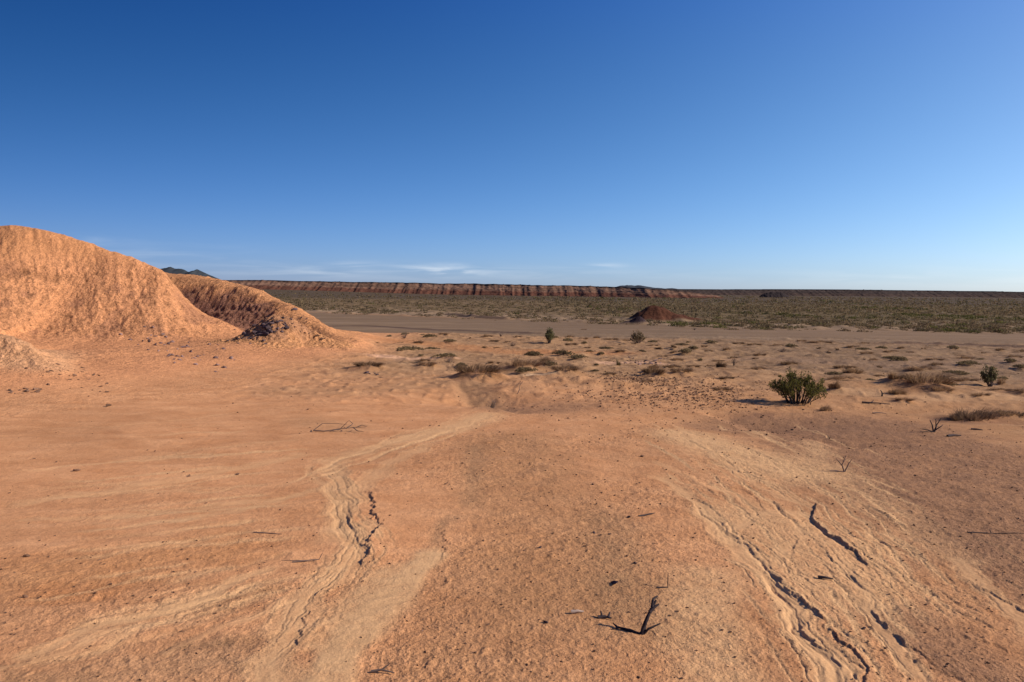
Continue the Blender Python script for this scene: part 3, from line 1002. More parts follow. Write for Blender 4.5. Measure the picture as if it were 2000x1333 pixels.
def hill_fields(x, y):
    h0, hs_ = hill_height(x, y)
    e = .12
    hx, _ = hill_height(x + e, y)
    hy, _ = hill_height(x, y + e)
    gx_, gy_ = (hx - h0) / e, (hy - h0) / e
    sl = np.sqrt(gx_ ** 2 + gy_ ** 2)
    env = sstep(.03, .5, h0)
    # rills run down the fall line: fast across the contour, slow along it
    ang = np.arctan2(gy_, gx_ + 1e-9)
    ux, uy = .62, -.78                       # mean fall direction, right and towards the camera
    s_ = x * ux + y * uy
    c_ = -x * uy + y * ux
    warp = perlin(x * .8, y * .8, 121)
    ril = fbm(c_ * 3.4 + .5 * warp, s_ * .6, 122, 3)
    ril2 = fbm(c_ * 8.5 + .6 * warp, s_ * 1.6, 124, 2)
    lump = np.abs(perlin(x * 2.2, y * 2.2, 126)) + .6 * np.abs(perlin(x * 5.1, y * 5.1, 127))
    lump2 = fbm(x * 9, y * 9, 128, 2)
    big = fbm(x * .45, y * .45, 129, 2)
    steep = sstep(.12, .5, sl)
    mid = sstep(.25, .9, h0) * (1 - sstep(2.9, 3.8, h0))
    fine_lim = 1.0
    pop = np.maximum(perlin(x * 4.2 + .3 * warp, y * 4.2, 151) - .08, 0) + .7 * np.maximum(perlin(x * 8.3, y * 8.3, 152) - .1, 0)
    dz = env * (.075 * big + steep * (.042 * ril + .022 * ril2) + mid * .028 * (.55 - lump) + (.15 + .85 * mid) * .058 * pop * (.6 + .8 * sstep(-.3, .4, perlin(x * .7, y * .7, 153))) + .012 * lump2)
    hh = h0 + dz
    # a shallow terrace of harder beds part way up the main slope
    bed = np.exp(-((h0 - 2.95 + .25 * warp) / .16) ** 2) * sstep(-14.5, -17, x) * sstep(-.35, .3, perlin(x * .35, y * .35, 155))
    hh = hh - .07 * bed
    # colours
    c = np.repeat(np.array((.56, .252, .110))[None], len(x), 0)
    c = c * (1 + .10 * big[:, None] + .10 * ril[:, None] * steep[:, None])
    c = c * (1 - .36 * bed[:, None])
    top = sstep(3.0, 4.4, h0)[:, None]
    c = c * (1 - .25 * top) + np.array((.49, .215, .068))[None] * .25 * top
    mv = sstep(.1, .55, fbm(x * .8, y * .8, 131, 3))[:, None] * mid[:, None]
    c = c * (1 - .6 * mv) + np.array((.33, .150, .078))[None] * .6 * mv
    h3 = sstep(.05, .35, hs_[2] - np.maximum(hs_[0], hs_[1]) * .3)[:, None]
    c = c * (1 - .55 * h3) + np.array((.64, .355, .175))[None] * (1 + .12 * ril2[:, None]) * .55 * h3
    # purple-brown shale in the hollow between the two spurs
    A = atd(338, 572, 34.3)
    B = atd(466, 602, 32.3)
    d, sd, t = polydist(x, y, [(A.x, A.y), (B.x, B.y)])
    hol = sstep(.45, .95, h0) * (1 - sstep(1.1, 2.1, d + .55 * fbm(x * 1.3, y * 1.3, 133, 2))) * sstep(-.25, .15, hs_[1] - hs_[0]) * (1 - sstep(2.75, 3.15, h0))
    c = c * (1 - .76 * hol[:, None]) + np.array((.125, .060, .048))[None] * (1 + .5 * lump2[:, None]) * .76 * hol[:, None]
    hh = hh - .20 * hol + .09 * hol * (.5 - lump)
    bd = np.sin(h0 * 17 + 2 * warp) * hol
    hh = hh + .03 * bd
    # ochre crest of the right spur
    och = sstep(.02, .3, hs_[1] - hs_[0])[:, None] * (1 - hol[:, None])
    c = c * (1 - .4 * och) + np.array((.54, .255, .10))[None] * .4 * och
    # dark rubble mound
    mo = sstep(.0, .18, hs_[3] - .75 * np.maximum(hs_[0], hs_[1]))
    C_ = atd(515, 645, 27.0)
    dk = mo * (1 - sstep(.9, 2.0, np.sqrt((x - C_.x) ** 2 + ((y - C_.y) * 1.1) ** 2) + .8 * fbm(x * 1.5, y * 1.5, 135, 2)))
    c = c * (1 - .5 * mo[:, None]) + np.array((.45, .225, .092))[None] * .5 * mo[:, None]
    c = c * (1 - .35 * dk[:, None]) + np.array((.13, .08, .07))[None] * .35 * dk[:, None]
    hh = hh + mo * .05 * lump2
    rough = np.clip(.45 + .5 * mid + .4 * hol + .4 * mo, 0, 1) * np.clip(env + .2, 0, 1)
    # the toe takes the colour of the sand apron it runs into
    gh_, gc_, _ = ground_fields(x, y)
    w = (1 - sstep(.02, .28, h0))[:, None]
    c = c * (1 - w) + gc_ * w
    # small dark clods and their shadows, painted into the slope as flecks
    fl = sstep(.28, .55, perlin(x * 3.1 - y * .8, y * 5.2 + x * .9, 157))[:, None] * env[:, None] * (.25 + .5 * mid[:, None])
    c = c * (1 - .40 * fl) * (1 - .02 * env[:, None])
    z = gh_ * 1.0 + hh - .035 * (1 - sstep(.02, .12, h0))
    return z, c, rough, h0


xs = np.arange(-34, -2.0, .042)
ys = np.concatenate([np.arange(12.5, 34, .048), np.arange(34, 62, .16)])
X, Y = np.meshgrid(xs, ys)
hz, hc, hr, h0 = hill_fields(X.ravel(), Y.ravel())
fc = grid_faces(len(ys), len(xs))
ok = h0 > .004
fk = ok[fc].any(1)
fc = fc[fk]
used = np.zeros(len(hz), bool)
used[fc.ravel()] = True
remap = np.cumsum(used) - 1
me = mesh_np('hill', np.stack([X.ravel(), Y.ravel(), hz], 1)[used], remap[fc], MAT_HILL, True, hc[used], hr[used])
hill = obj('hill', me)
tag(hill, kind='structure')
print('hill verts', used.sum())


def surf(x, y):
    xa, ya = np.array([float(x)]), np.array([float(y)])
    g = float(ground_fields(xa, ya)[0][0])
    if -34 < x < -2 and 12.5 < y < 62:
        z, c, r_, h0_ = hill_fields(xa, ya)
        if h0_[0] > .004:
            g = max(g, float(z[0]))
    return g


def hit(px, py):
    """where a photo pixel's ray meets hill or ground (march)"""
    d = ray(px, py)
    t = np.linspace(9, 60, 1600)
    x, y, z = d.x * t, d.y * t, CAMH + d.z * t
    h0_, _ = hill_height(x, y)
    g = base_h(x, y) + h0_
    i = np.nonzero(z < g)[0]
    i = i[0] if len(i) else len(t) - 1
    return Vector((x[i], y[i], surf(x[i], y[i])))


# ------------------------------------------------------------------ the dark red mound out by the wash
def small_mound(name, bumps, colr, ext, step=.09, cap=None):
    """bumps: (cx, cy, height, left radius, right radius, depth radius)"""
    x0, x1, y0, y1 = ext
    X, Y = np.meshgrid(np.arange(x0, x1, step), np.arange(y0, y1, step))
    x, y = X.ravel(), Y.ravel()
    h = np.zeros(len(x))
    for cx, cy, ht, rl, rr_, rd in bumps:
        dx = np.where(x < cx, (x - cx) / rl, (x - cx) / rr_)
        dy = (y - cy) / rd
        u = np.sqrt(dx * dx + dy * dy)
        pr = np.maximum(0, (np.exp(-2.3 * u ** 2.2) - .09) / .91)
        h = np.maximum(h, ht * pr)
    env = sstep(.02, .4, h)
    ax = np.arctan2(y - bumps[0][1], x - bumps[0][0])
    h = h + env * (.10 * fbm(x * .9, y * .9, 141, 3) + .06 * perlin(ax * 5, h * .3, 143))
    g, gcol, _ = ground_fields(x, y)
    t = sstep(.02, .35, h)[:, None]
    hm = max(b[2] for b in bumps)
    f = np.clip(h / hm, 0, 1)[:, None]
    c = np.array(colr)[None] * (1.25 - .35 * f) * (1 + .2 * fbm(x * 1.2, y * 1.2, 145, 2))[:, None]
    c = gcol * (1 - t) + c * t
    z = g + h - .05 * (h < .01)
    fc = grid_faces(X.shape[0], X.shape[1])
    fk = (h > .004)[fc].any(1)
    fc = fc[fk]
    used = np.zeros(len(x), bool)
    used[fc.ravel()] = True
    rm = np.cumsum(used) - 1
    o = obj(name, mesh_np(name, np.stack([x, y, z], 1)[used], rm[fc], MAT_HILL, True, c[used], np.full(used.sum(), .5)))
    return tag(o, kind='structure')


A = at(1287, 629)
B = at(1250, 633)
k_ = 1 / pxm(A)
small_mound('mound', [(A.x, A.y + 2.2, 31 * k_, 60 * k_, 66 * k_, 3.2), (A.x + 26 * k_, A.y + 1.6, 14 * k_, 50 * k_, 92 * k_, 2.8)],
            (.082, .033, .018), (A.x - 11, A.x + 13, A.y - 4, A.y + 9))
small_mound('mound', [(B.x, B.y + .8, 12 * k_, 26 * k_, 20 * k_, 1.4), (B.x - 18 * k_, B.y + .8, 5 * k_, 26 * k_, 20 * k_, 1.0)],
            (.038, .024, .026), (B.x - 4, B.x + 4, B.y - 2, B.y + 4))

# ------------------------------------------------------------------ the long mesa, the low dark mesa, the mountains
def mesa(name, prof, period, dark, mid, red, capd, seed, foot=26.0, dx=.55, rimfrac=.13):
    """prof: (px, top py, depth). A flat-topped escarpment with gullied spurs facing the camera."""
    P = [(atd(px, py, dp)) for px, py, dp in prof]
    PX = np.array([p.x for p in P])
    PY = np.array([p.y for p in P])
    PZ = np.array([p.z for p in P])
    xs = np.arange(PX[0], PX[-1], dx)
    v = np.concatenate([np.linspace(-160, -3, 10), np.arange(-2.4, foot + 10, .62)])     # distance out from the rim
    X, Vv = np.meshgrid(xs, v)
    x, vv = X.ravel(), Vv.ravel()
    rim = np.interp(x, PX, PY)
    zt = np.interp(x, PX, PZ) + .7 * perlin(x * .022, x * 0, seed) + .45 * perlin(x * .09, x * 0, seed + 1)
    xx = x + 3.0 * perlin(x * .05, x * 0, seed + 2) + (vv * .25) * perlin(x * .04, x * 0 + 5, seed + 3)
    w_ = x * 0
    xx = xx + 4.5 * perlin(x * .028, w_, seed + 12)
    ph = xx / period
    saw = np.clip(1.05 - np.abs(perlin(xx * 1.15 / period, w_, seed + 21)) * 2.1, 0, 1) if foot < 40 else np.abs((ph - np.floor(ph)) - .5) * 2
    ph2 = xx / (period * .41) + 1.3
    saw2 = np.clip(1.05 - np.abs(perlin(xx * 3.1 / period, w_ + 3, seed + 22)) * 2.1, 0, 1)
    amp = .65 + .5 * perlin(x * .07, x * 0, seed + 4)
    Lr = foot * (.68 + .15 * saw * amp + .08 * saw2 * (1.2 - .6 * amp) + .10 * perlin(x * .11, w_ * 0, seed + 11))
    rimoff = 1.5 * (saw - .5) + 2.0 * perlin(x * .2, x * 0, seed + 5)
    w = vv - rimoff
    y = rim - vv
    zb = base_h(x, y) - .05
    hgt = zt - zb
    u = np.clip(w / Lr, 0, 1.2)
    pr = np.clip(1 - u, 0, 1)
    # cap: a small cliff, then a straight slope with a concave foot
    body = np.where(w < 0, 1.0, np.where(u < .06, 1 - u * rimfrac / .06, (1 - rimfrac) * np.clip((1 - u) / .94, 0, 1) ** 1.12))
    z = zb + hgt * body + np.where((w > 0) & (u < 1), .65 * fbm(x * .16, vv * .22, seed + 6, 3), 0) - .4 * (u >= 1)
    frac = body + .05 * fbm(x * .08, vv * .1, seed + 7, 2)
    c = np.repeat(np.array(mid)[None], len(x), 0)
    lay = perlin(x * .01, frac * 9, seed + 8)[:, None]
    c = c * (1 + .55 * lay)
    rd = (1 - sstep(.30, .48, frac))[:, None]
    c = c * (1 - rd) + np.array(red)[None] * rd
    dk = sstep(.86, .92, frac)[:, None]
    c = c * (1 - dk) + np.array(dark)[None] * dk
    o = obj(name, mesh_np(name, np.stack([x, y, z], 1), grid_faces(len(v), len(xs)), MAT_FAR, False, c, np.full(len(x), .5)))
    return tag(o, kind='structure')


mesa('mesa', [(-400, 538, 700), (-200, 541, 705), (300, 545, 720), (460, 547.5, 725), (600, 549.5, 730), (760, 552, 725), (900, 554, 715), (1000, 556, 700), (1100, 558, 690), (1200, 560.5, 675),
              (1260, 563.5, 655), (1300, 566, 650), (1345, 570, 655), (1400, 577, 660)], 19.0, (.055, .036, .028), (.165, .092, .058), (.110, .047, .029), 1, 201, foot=33)
mesa('dark_mesa', [(1180, 565, 1050), (1300, 565, 1060), (1400, 566, 1080), (1480, 566, 1100), (1600, 566, 1120), (1700, 566.5, 1130), (1850, 568.5, 1180), (2000, 570.5, 1200), (2400, 577, 1200), (2900, 584, 1200)],
     38, (.026, .020, .018), (.050, .036, .029), (.064, .042, .031), 1, 231, foot=44, dx=1.2)


def far_range(name, prof, depth, thick, colr, seed):
    pts = [atd(px, py, depth) for px, py in prof]
    PX = np.array([p.x for p in pts])
    PZ = np.array([p.z for p in pts])
    xs = np.linspace(PX[0], PX[-1], 160)
    v = np.linspace(-1, 1, 41)
    X, Vv = np.meshgrid(xs, v)
    x, vv = X.ravel(), Vv.ravel()
    sc = (PX[-1] - PX[0])
    zt = np.interp(x, PX, PZ)
    zb = base_h(x, depth + 0 * x) - 3
    n = fbm(x / sc * 9, vv * 2.2, seed, 4)
    body = np.clip(1 - np.abs(vv), 0, 1) ** .9
    z = zb + (zt - zb) * body * (1 + .16 * n * (1 - body * .6))
    y = depth + vv * thick
    c = np.array(colr)[None] * (1 + .25 * fbm(x / sc * 14, vv * 4, seed + 3, 3))[:, None]
    o = obj(name, mesh_np(name, np.stack([x, y, z], 1), grid_faces(len(v), len(xs)), MAT_FAR, True, c, np.full(len(x), .3)))
    return tag(o, kind='structure')


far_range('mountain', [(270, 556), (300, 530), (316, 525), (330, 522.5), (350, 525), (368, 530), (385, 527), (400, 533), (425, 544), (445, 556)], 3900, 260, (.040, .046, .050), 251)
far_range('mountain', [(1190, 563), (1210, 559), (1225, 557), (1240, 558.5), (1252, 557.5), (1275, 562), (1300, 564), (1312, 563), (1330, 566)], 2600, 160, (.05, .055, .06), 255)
far_range('butte', [(1484, 578), (1494, 573), (1505, 571), (1524, 570.5), (1532, 574), (1540, 578)], 760, 12, (.035, .026, .024), 259)

# ------------------------------------------------------------------ plant builders
def blade_mesh(name, n, rad, hgt, mat, seed, lean=(0, 0), flat=.6, wid=.012, depth=None, ball=False):
    """a tuft of thin curved blades"""
    g = np.random.default_rng(seed)
    depth = depth or rad * .65
    V, Fq = [], []
    subs = [(g.uniform(0, 2 * math.pi), g.random() ** .6, g.uniform(.5, 1.15)) for _ in range(13 if not ball else 4)]
    for i in range(n):
        sa1, sq1, sh1 = subs[g.integers(len(subs))]
        bx = rad * sq1 * math.cos(sa1) * .8 + g.normal(0, .13 * rad)
        by = depth * sq1 * math.sin(sa1) * .8 + g.normal(0, .13 * depth)
        a = math.atan2(by / depth, bx / rad)
        q = min(1.0, math.hypot(bx / rad, by / depth))
        e = 1 - .7 * q * q
        L = hgt * sh1 * g.uniform(.45, 1.1) * (e if not ball else 1 - .25 * q)
        out = np.array([math.cos(a) * rad, math.sin(a) * depth]) * g.uniform(.05, flat) * (q + .25)
        out = out + np.array(lean) * L + g.normal(0, .12 * hgt, 2)
        p0 = np.array([bx, by, -.03])
        p1 = np.array([bx + out[0] * .4, by + out[1] * .4, L * .65])
        p2 = np.array([bx + out[0], by + out[1], L * g.uniform(.7, 1.05)])
        t = g.uniform(0, math.pi)
        s = np.array([math.cos(t), math.sin(t), 0]) * wid * g.uniform(.6, 1.4)
        k = len(V)
        V += [p0 - s, p0 + s, p1 - s * .8, p1 + s * .8, p2 - s * .25, p2 + s * .25]
        Fq += [(k, k + 1, k + 3, k + 2), (k + 2, k + 3, k + 5, k + 4)]
    return mesh_np(name, np.array(V), np.array(Fq), mat, False)


def clump_arrays(n, rad, hgt, g, leaf=.05, depth=None, centre=(0, 0, 0), up_=.4):
    depth = depth or rad
    V = np.zeros((n, 4, 3))
    a = g.uniform(0, 2 * math.pi, n)
    q = np.sqrt(g.random(n))
    rz = g.random(n)
    lum = 1 + .25 * np.sin(3 * a + g.uniform(0, 6)) + .15 * np.sin(7 * a + g.uniform(0, 6))
    x = rad * q * np.cos(a) * lum
    y = depth * q * np.sin(a) * lum
    z = hgt * (1 - q ** 2.2 * .85) * (.25 + .75 * rz) * (.8 + .35 * lum - .3)
    ctr = np.stack([x, y, z], 1)
    d1 = g.normal(0, 1, (n, 3))
    d1 /= np.linalg.norm(d1, axis=1)[:, None]
    d1[:, 2] = np.abs(d1[:, 2]) + up_
    d1 /= np.linalg.norm(d1, axis=1)[:, None]
    d2 = np.cross(d1, g.normal(0, 1, (n, 3)))
    d2 /= np.linalg.norm(d2, axis=1)[:, None]
    s = leaf * g.uniform(.6, 1.4, n)[:, None]
    V[:, 0] = ctr - d1 * s
    V[:, 1] = ctr + d2 * s * .45
    V[:, 2] = ctr + d1 * s
    V[:, 3] = ctr - d2 * s * .45
    V += np.array(centre)
    return V.reshape(-1, 3), np.arange(n * 4).reshape(n, 4)


def clump_mesh(name, n, rad, hgt, mat, seed, leaf=.05, depth=None):
    V, Fq = clump_arrays(n, rad, hgt, np.random.default_rng(seed), leaf, depth)
    return mesh_np(name, V, Fq, mat, False)


def tube_arrays(pts, radii, sides=6):
    V, Fq = [], []
    n = len(pts)
    for i, (p, r) in enumerate(zip(pts, radii)):
        a = pts[max(0, i - 1)]
        b = pts[min(n - 1, i + 1)]
        t = (b - a).normalized()
        s = t.cross(Vector((.31, .22, .93))).normalized()
        q = t.cross(s)
        for k in range(sides):
            an = 2 * math.pi * k / sides
            V.append(p + (s * math.cos(an) + q * math.sin(an)) * r)
    for i in range(n - 1):
        for k in range(sides):
            a, b = i * sides + k, i * sides + (k + 1) % sides
            Fq.append((a, b, b + sides, a + sides))
    return [tuple(v) for v in V], Fq


class Tubes:
    def __init__(self):
        self.V, self.F = [], []

    def add(self, pts, r0_, r1, sides=6, wig=0, rnd=None, sub=3):
        P = [Vector(p) for p in pts]
        Q = []
        for a, b in zip(P[:-1], P[1:]):
            for i in range(sub):
                q = a.lerp(b, i / sub)
                if wig and Q:
                    q = q + Vector((rnd.gauss(0, wig), rnd.gauss(0, wig), rnd.gauss(0, wig)))
                Q.append(q)
        Q.append(P[-1])
        n = len(Q)
        R_ = [r0_ + (r1 - r0_) * i / (n - 1) for i in range(n)]
        v, f = tube_arrays(Q, R_, sides)
        k = len(self.V)
        self.V += v
        self.F += [tuple(i + k for i in q) for q in f]
        return Q

    def mesh(self, name, mat):
        return mesh_np(name, np.array(self.V), np.array(self.F), mat, True)


def bush(name, label, px, py, wpx, hpx, seed, leafmat, woodmat, nstem=16, leaf=.035, nleaf=90, spread=1.0, lean=0.0, cat='bush', bare=.38, tall=None, leafup=.9, basew=.1):
    """woody shrub: bare stems fanning from the root, leafy upper shoots"""
    rnd = random.Random(seed)
    g = np.random.default_rng(seed)
    P = at(px, py)
    s = 1 / pxm(P)
    Wm, Hm = wpx * s * .5, hpx * s
    root = bpy.data.objects.new(name, None)
    COL.objects.link(root)
    root.location = (P.x, P.y, surf(P.x, P.y))
    tag(root, label, cat)
    tb = Tubes()
    VV, FF = [], []
    nv = 0
    for i in range(nstem):
        a = 2 * math.pi * (i + rnd.random() * .7) / nstem
        q = rnd.uniform(.25, 1.0)
        tx = math.cos(a) * Wm * q * spread + lean * Hm
        ty = math.sin(a) * Wm * q * .8
        hh = Hm * (1.0 - .55 * q ** 1.5) * rnd.uniform(.75, 1.05)
        if tall and i < len(tall):
            tx, ty, hh = tall[i][0] * Wm, tall[i][1] * Wm, tall[i][2] * Hm
        b0 = Vector((tx * basew, ty * basew, -.06))
        m1 = Vector((tx * max(.45, basew * 1.5), ty * max(.45, basew * 1.5), hh * .30))
        m2 = Vector((tx * .85, ty * .85, hh * .66))
        tip = Vector((tx, ty, hh))
        rad = .012 * (Hm / .7) ** .5
        Q = tb.add([b0, m1, m2, tip], rad, rad * .25, 5, .012 * Hm, rnd)
        # side shoots
        for j in range(4):
            f = rnd.uniform(.3, .9)
            k = Q[int(f * (len(Q) - 1))]
            dr = Vector((rnd.gauss(0, 1) + .6 * math.cos(a), rnd.gauss(0, 1) + .6 * math.sin(a), rnd.uniform(.5, 1.6))).normalized()
            L = Hm * rnd.uniform(.12, .28)
            tb.add([k, k + dr * L * .5, k + dr * L], rad * .5, rad * .15, 4, .006, rnd, 2)
            if f > bare and nleaf:
                v, fq = clump_arrays(int(nleaf * .22), L * .30, L * .8, g, leaf, centre=tuple(k + dr * L * .45), up_=leafup)
                VV.append(v)
                FF.append(fq + nv)
                nv += len(v)
        if nleaf:
            for f in (.5, .62, .74, .86, .97):
                if f < bare:
                    continue
                k = Q[int(f * (len(Q) - 1))]
                v, fq = clump_arrays(int(nleaf * .2), Hm * .085, Hm * .19, g, leaf, centre=tuple(k - Vector((0, 0, Hm * .05))), up_=leafup)
                VV.append(v)
                FF.append(fq + nv)
                nv += len(v)
    obj('stems', tb.mesh('stems', woodmat), root)
    if VV:
        obj('foliage', mesh_np('foliage', np.concatenate(VV), np.concatenate(FF), leafmat, False), root)
    return root


bush('green_bush', 'biggest green bush on the right, yellow green tops over bare dark stems', 1560, 786, 124, 70, 3, MAT_GREEN, MAT_DARKWOOD, nstem=40, leaf=.018, nleaf=110, basew=.34, bare=.52,
     tall=[(-.30, .1, 1.0), (-.22, -.1, .93), (-.34, 0, .86), (-.1, .1, .80), (.02, -.1, .78), (.05, .2, .7), (.42, 0, .58), (.5, .2, .55), (.75, 0, .52), (.85, .1, .5), (-.05, 0, .66), (.62, -.2, .46)])
bush('pale_bush', 'pale green airy upright bush standing alone before the wash', 1073, 672, 27, 31, 8, MAT_GREYGREEN, MAT_DARKWOOD, nstem=15, leaf=.032, nleaf=46, bare=.25, leafup=.6, basew=.2, tall=[(-.05, 0, 1.0), (.1, .2, .85), (-.25, .1, .72), (.35, 0, .66), (-.5, 0, .5), (.62, .1, .52), (.1, -.2, .7)])
bush('stemmy_bush', 'small dark stemmed olive bush with a purple shadow below the red mound', 1245, 671, 32, 29, 14, MAT_OLIVE, MAT_TWIG, nstem=22, leaf=.030, nleaf=30, bare=.4, basew=.25, tall=[(-.1, 0, 1.0), (.08, .1, .92), (.3, 0, .7), (.55, .1, .5), (-.45, 0, .5), (.8, 0, .34), (-.8, .1, .25), (0, -.2, .8)])
bush('upright_bush', 'pale leaved upright bush on a bare trunk near the right edge', 1935, 754, 40, 46, 21, MAT_GREYGREEN, MAT_DARKWOOD, nstem=12, leaf=.024, nleaf=50, bare=.42, lean=-.12, spread=.8, tall=[(-.9, 0, .62), (-.5, .2, .95), (0, 0, .85), (.5, 0, .75)])

# ---- tufts: a few kinds, copied about with obj.copy()
PROTO = {}
for v in range(4):
    PROTO['dry', v] = (blade_mesh('dry_tuft', 560, .5, .22, MAT_DRY, 300 + v, lean=(.6, 0), flat=1.0, wid=.0065), .54, .26)
    PROTO['olive', v] = (clump_mesh('olive_tuft', 700, .5, .22, MAT_OLIVE, 310 + v, leaf=.042, depth=.36), .56, .26)
    PROTO['ball', v] = (blade_mesh('tussock', 560, .36, .46, MAT_DRY, 320 + v, flat=.9, wid=.0055, ball=True), .5, .46)
    PROTO['lean', v] = (blade_mesh('leaning_brush', 900, .5, .30, MAT_LEAN, 330 + v, lean=(.7, .1), wid=.0045), .55, .28)
    PROTO['upright', v] = (blade_mesh('upright_clump', 120, .30, .8, MAT_OLIVE, 340 + v, flat=.8, wid=.014, ball=True), .45, .8)
    rnd = random.Random(350 + v)
    tb = Tubes()
    for i in range(26):
        a = rnd.uniform(0, 2 * math.pi)
        q = rnd.uniform(.2, 1)
        hh = .55 * (1 - .6 * q * q) * rnd.uniform(.6, 1.1)
        Q = tb.add([(0, 0, -.05), (math.cos(a) * q * .22, math.sin(a) * q * .18, hh * .5), (math.cos(a) * q * .5, math.sin(a) * q * .35, hh)], .014, .004, 4, .015, rnd)
        for j in range(3):
            k = Q[rnd.randrange(2, len(Q))]
            dr = Vector((rnd.gauss(0, 1), rnd.gauss(0, 1), rnd.uniform(.2, 1.3))).normalized() * rnd.uniform(.08, .2)
            tb.add([k, k + dr], .006, .002, 4, 0, rnd, 1)
    PROTO['twiggy', v] = (tb.mesh('twig_shrub', MAT_TWIG), .5, .5)

NAMES = {'dry': 'grass_tuft', 'olive': 'olive_mat', 'ball': 'tussock', 'lean': 'dry_brush', 'upright': 'stem_clump', 'twiggy': 'twig_shrub'}
sources = {}
px_ = np.array([p['pos'].x for p in P_])
py_ = np.array([p['pos'].y for p in P_])
pz_, _, _ = ground_fields(px_, py_ + .12 * np.array([p['wm'] for p in P_]))
for i, p in enumerate(P_):
    me, hw, hh = PROTO[p['typ'], i % 4]
    key = (p['typ'], i % 4)
    if key in sources:
        o = sources[key].copy()
        COL.objects.link(o)
        for k_x in ('label', 'category', 'group'):
            if k_x in o:
                del o[k_x]
    else:
        o = obj(NAMES[p['typ']], me)
        sources[key] = o
    o.name = NAMES[p['typ']]
    sx = p['wm'] * .5 / hw
    sz = max(p['hm'] / hh * .9, sx * .25)
    o.scale = (sx, min(sx, sx * .9), sz)
    o.location = (p['pos'].x, p['pos'].y + .12 * p['wm'], pz_[i] - .01)
    o.rotation_euler = (0, 0, random.uniform(-.5, .5) if p['typ'] in ('dry', 'lean') else random.uniform(0, 6.28))
    tag(o, p['label'], p['cat'], p['group'])

# ------------------------------------------------------------------ the scrub belt beyond the wash
g = np.random.default_rng(77)
SH = []
tries = 0
while len(SH) < 19000 and tries < 200000:
    tries += 1
    dep = 34 * (900 / 34) ** g.random()
    xx = dep * g.uniform(-.80, .86)
    ye = float(edge_y(np.array([xx]), EDGE)[0])
    if dep < ye - .5 - 5 * g.random() ** 4:
        continue
    if dep > 610 and xx < dep * .22:
        continue
    far = (dep - ye)
    keep = .8 if xx > 10 else (.9 if far < 45 else .6)
    cl_ = float(perlin(np.array([xx * .11]), np.array([dep * .05]), 98)[0])
    if g.random() > keep * (.55 + 1.1 * max(-.3, cl_) + (.35 if far > 60 else 0)):
        continue
    if abs(xx - A.x) < 4 and abs(dep - A.y - 2) < 5:
        continue
    size = (.22 + .75 * g.random() ** 1.8) * (1 + .25 * (dep > 150) + .8 * (dep > 420)) * (1.25 if xx > 15 else 1.0)
    SH.append((xx, dep, size, dep / size, g.random()))
SH.sort(key=lambda s: s[3])
SX = np.array([s[0] for s in SH])
SY = np.array([s[1] for s in SH])
SZ, _, _ = ground_fields(SX, SY)
for v in range(6):
    PROTO['scrub', v] = clump_mesh('scrub', 120, 1.0, .62, (MAT_SCRUB, MAT_SCRUB, MAT_SCRUBD, MAT_SCRUB, MAT_SCRUBD, MAT_SCRUBG)[v], 400 + v, leaf=.13, depth=.85)
N_IND = 230
src = [None] * 6
for i in range(N_IND):
    xx, dep, size, _, q = SH[i]
    v = int(q * 6) % 6
    if src[v] is None:
        o = src[v] = obj('scrub_bush', PROTO['scrub', v])
    else:
        o = src[v].copy()
        COL.objects.link(o)
    o.location = (xx, dep, SZ[i] - .03)
    o.scale = (size * .72, size * .7, size * .62 * random.uniform(.7, 1.15))
    o.rotation_euler = (0, 0, random.uniform(0, 6.28))
    tag(o, 'low olive brown scrub bush at the near edge of the scrub belt behind the wash', 'scrub bush', 'scrub bushes along the far edge of the wash')
VV, FF, nv = [[], [], []], [[], [], []], [0, 0, 0]
for i in range(N_IND, len(SH)):
    xx, dep, size, _, q = SH[i]
    n = int(np.clip(60 * 60 / dep, 6, 46))
    v, fq = clump_arrays(n, size * .75, size * .45, g, size * .55 / math.sqrt(n) * 1.6, centre=(xx, dep, SZ[i] - .02))
    # patches of fresher green towards the right
    gb = float(perlin(np.array([xx * .03]), np.array([dep * .012]), 99)[0])
    w_ = 1 if (gb + .25 * q > .62 and xx > 5) or q < .03 else (2 if q > .66 else 0)
    VV[w_].append(v)
    FF[w_].append(fq + nv[w_])
    nv[w_] += len(v)
for w_, (nm, mt) in enumerate((('scrub_belt', MAT_SCRUB), ('green_scrub_belt', MAT_SCRUBG), ('dry_scrub_belt', MAT_SCRUBD))):
    if VV[w_]:
        o = obj(nm, mesh_np(nm, np.concatenate(VV[w_]), np.concatenate(FF[w_]), mt, False))
        tag(o, ('wide belt of low olive brown scrub stretching back to the mesa', 'patches of fresher green scrub within the belt below the mesa', 'dry tan scrub mixed through the belt below the mesa')[w_], 'scrub', kind='stuff')

# ------------------------------------------------------------------ stones
def rock_mesh(name, seed, mat, sq=(1, 1, .6), npt=16):
    g = np.random.default_rng(seed)
    bm = bmesh.new()
    for _ in range(npt):
        p = g.normal(0, 1, 3)
        p /= np.linalg.norm(p)
        p *= g.uniform(.8, 1.05) * .5
        bm.verts.new((p[0] * sq[0], p[1] * sq[1], p[2] * sq[2]))
    r = bmesh.ops.convex_hull(bm, input=bm.verts)
    bmesh.ops.delete(bm, geom=[e for e in r['geom_interior'] if isinstance(e, bmesh.types.BMVert)], context='VERTS')
    bmesh.ops.bevel(bm, geom=bm.edges[:], offset=.035, segments=1, affect='EDGES')
    me = bpy.data.meshes.new(name)
    bm.to_mesh(me)
    bm.free()
    me.materials.append(mat)
    return me


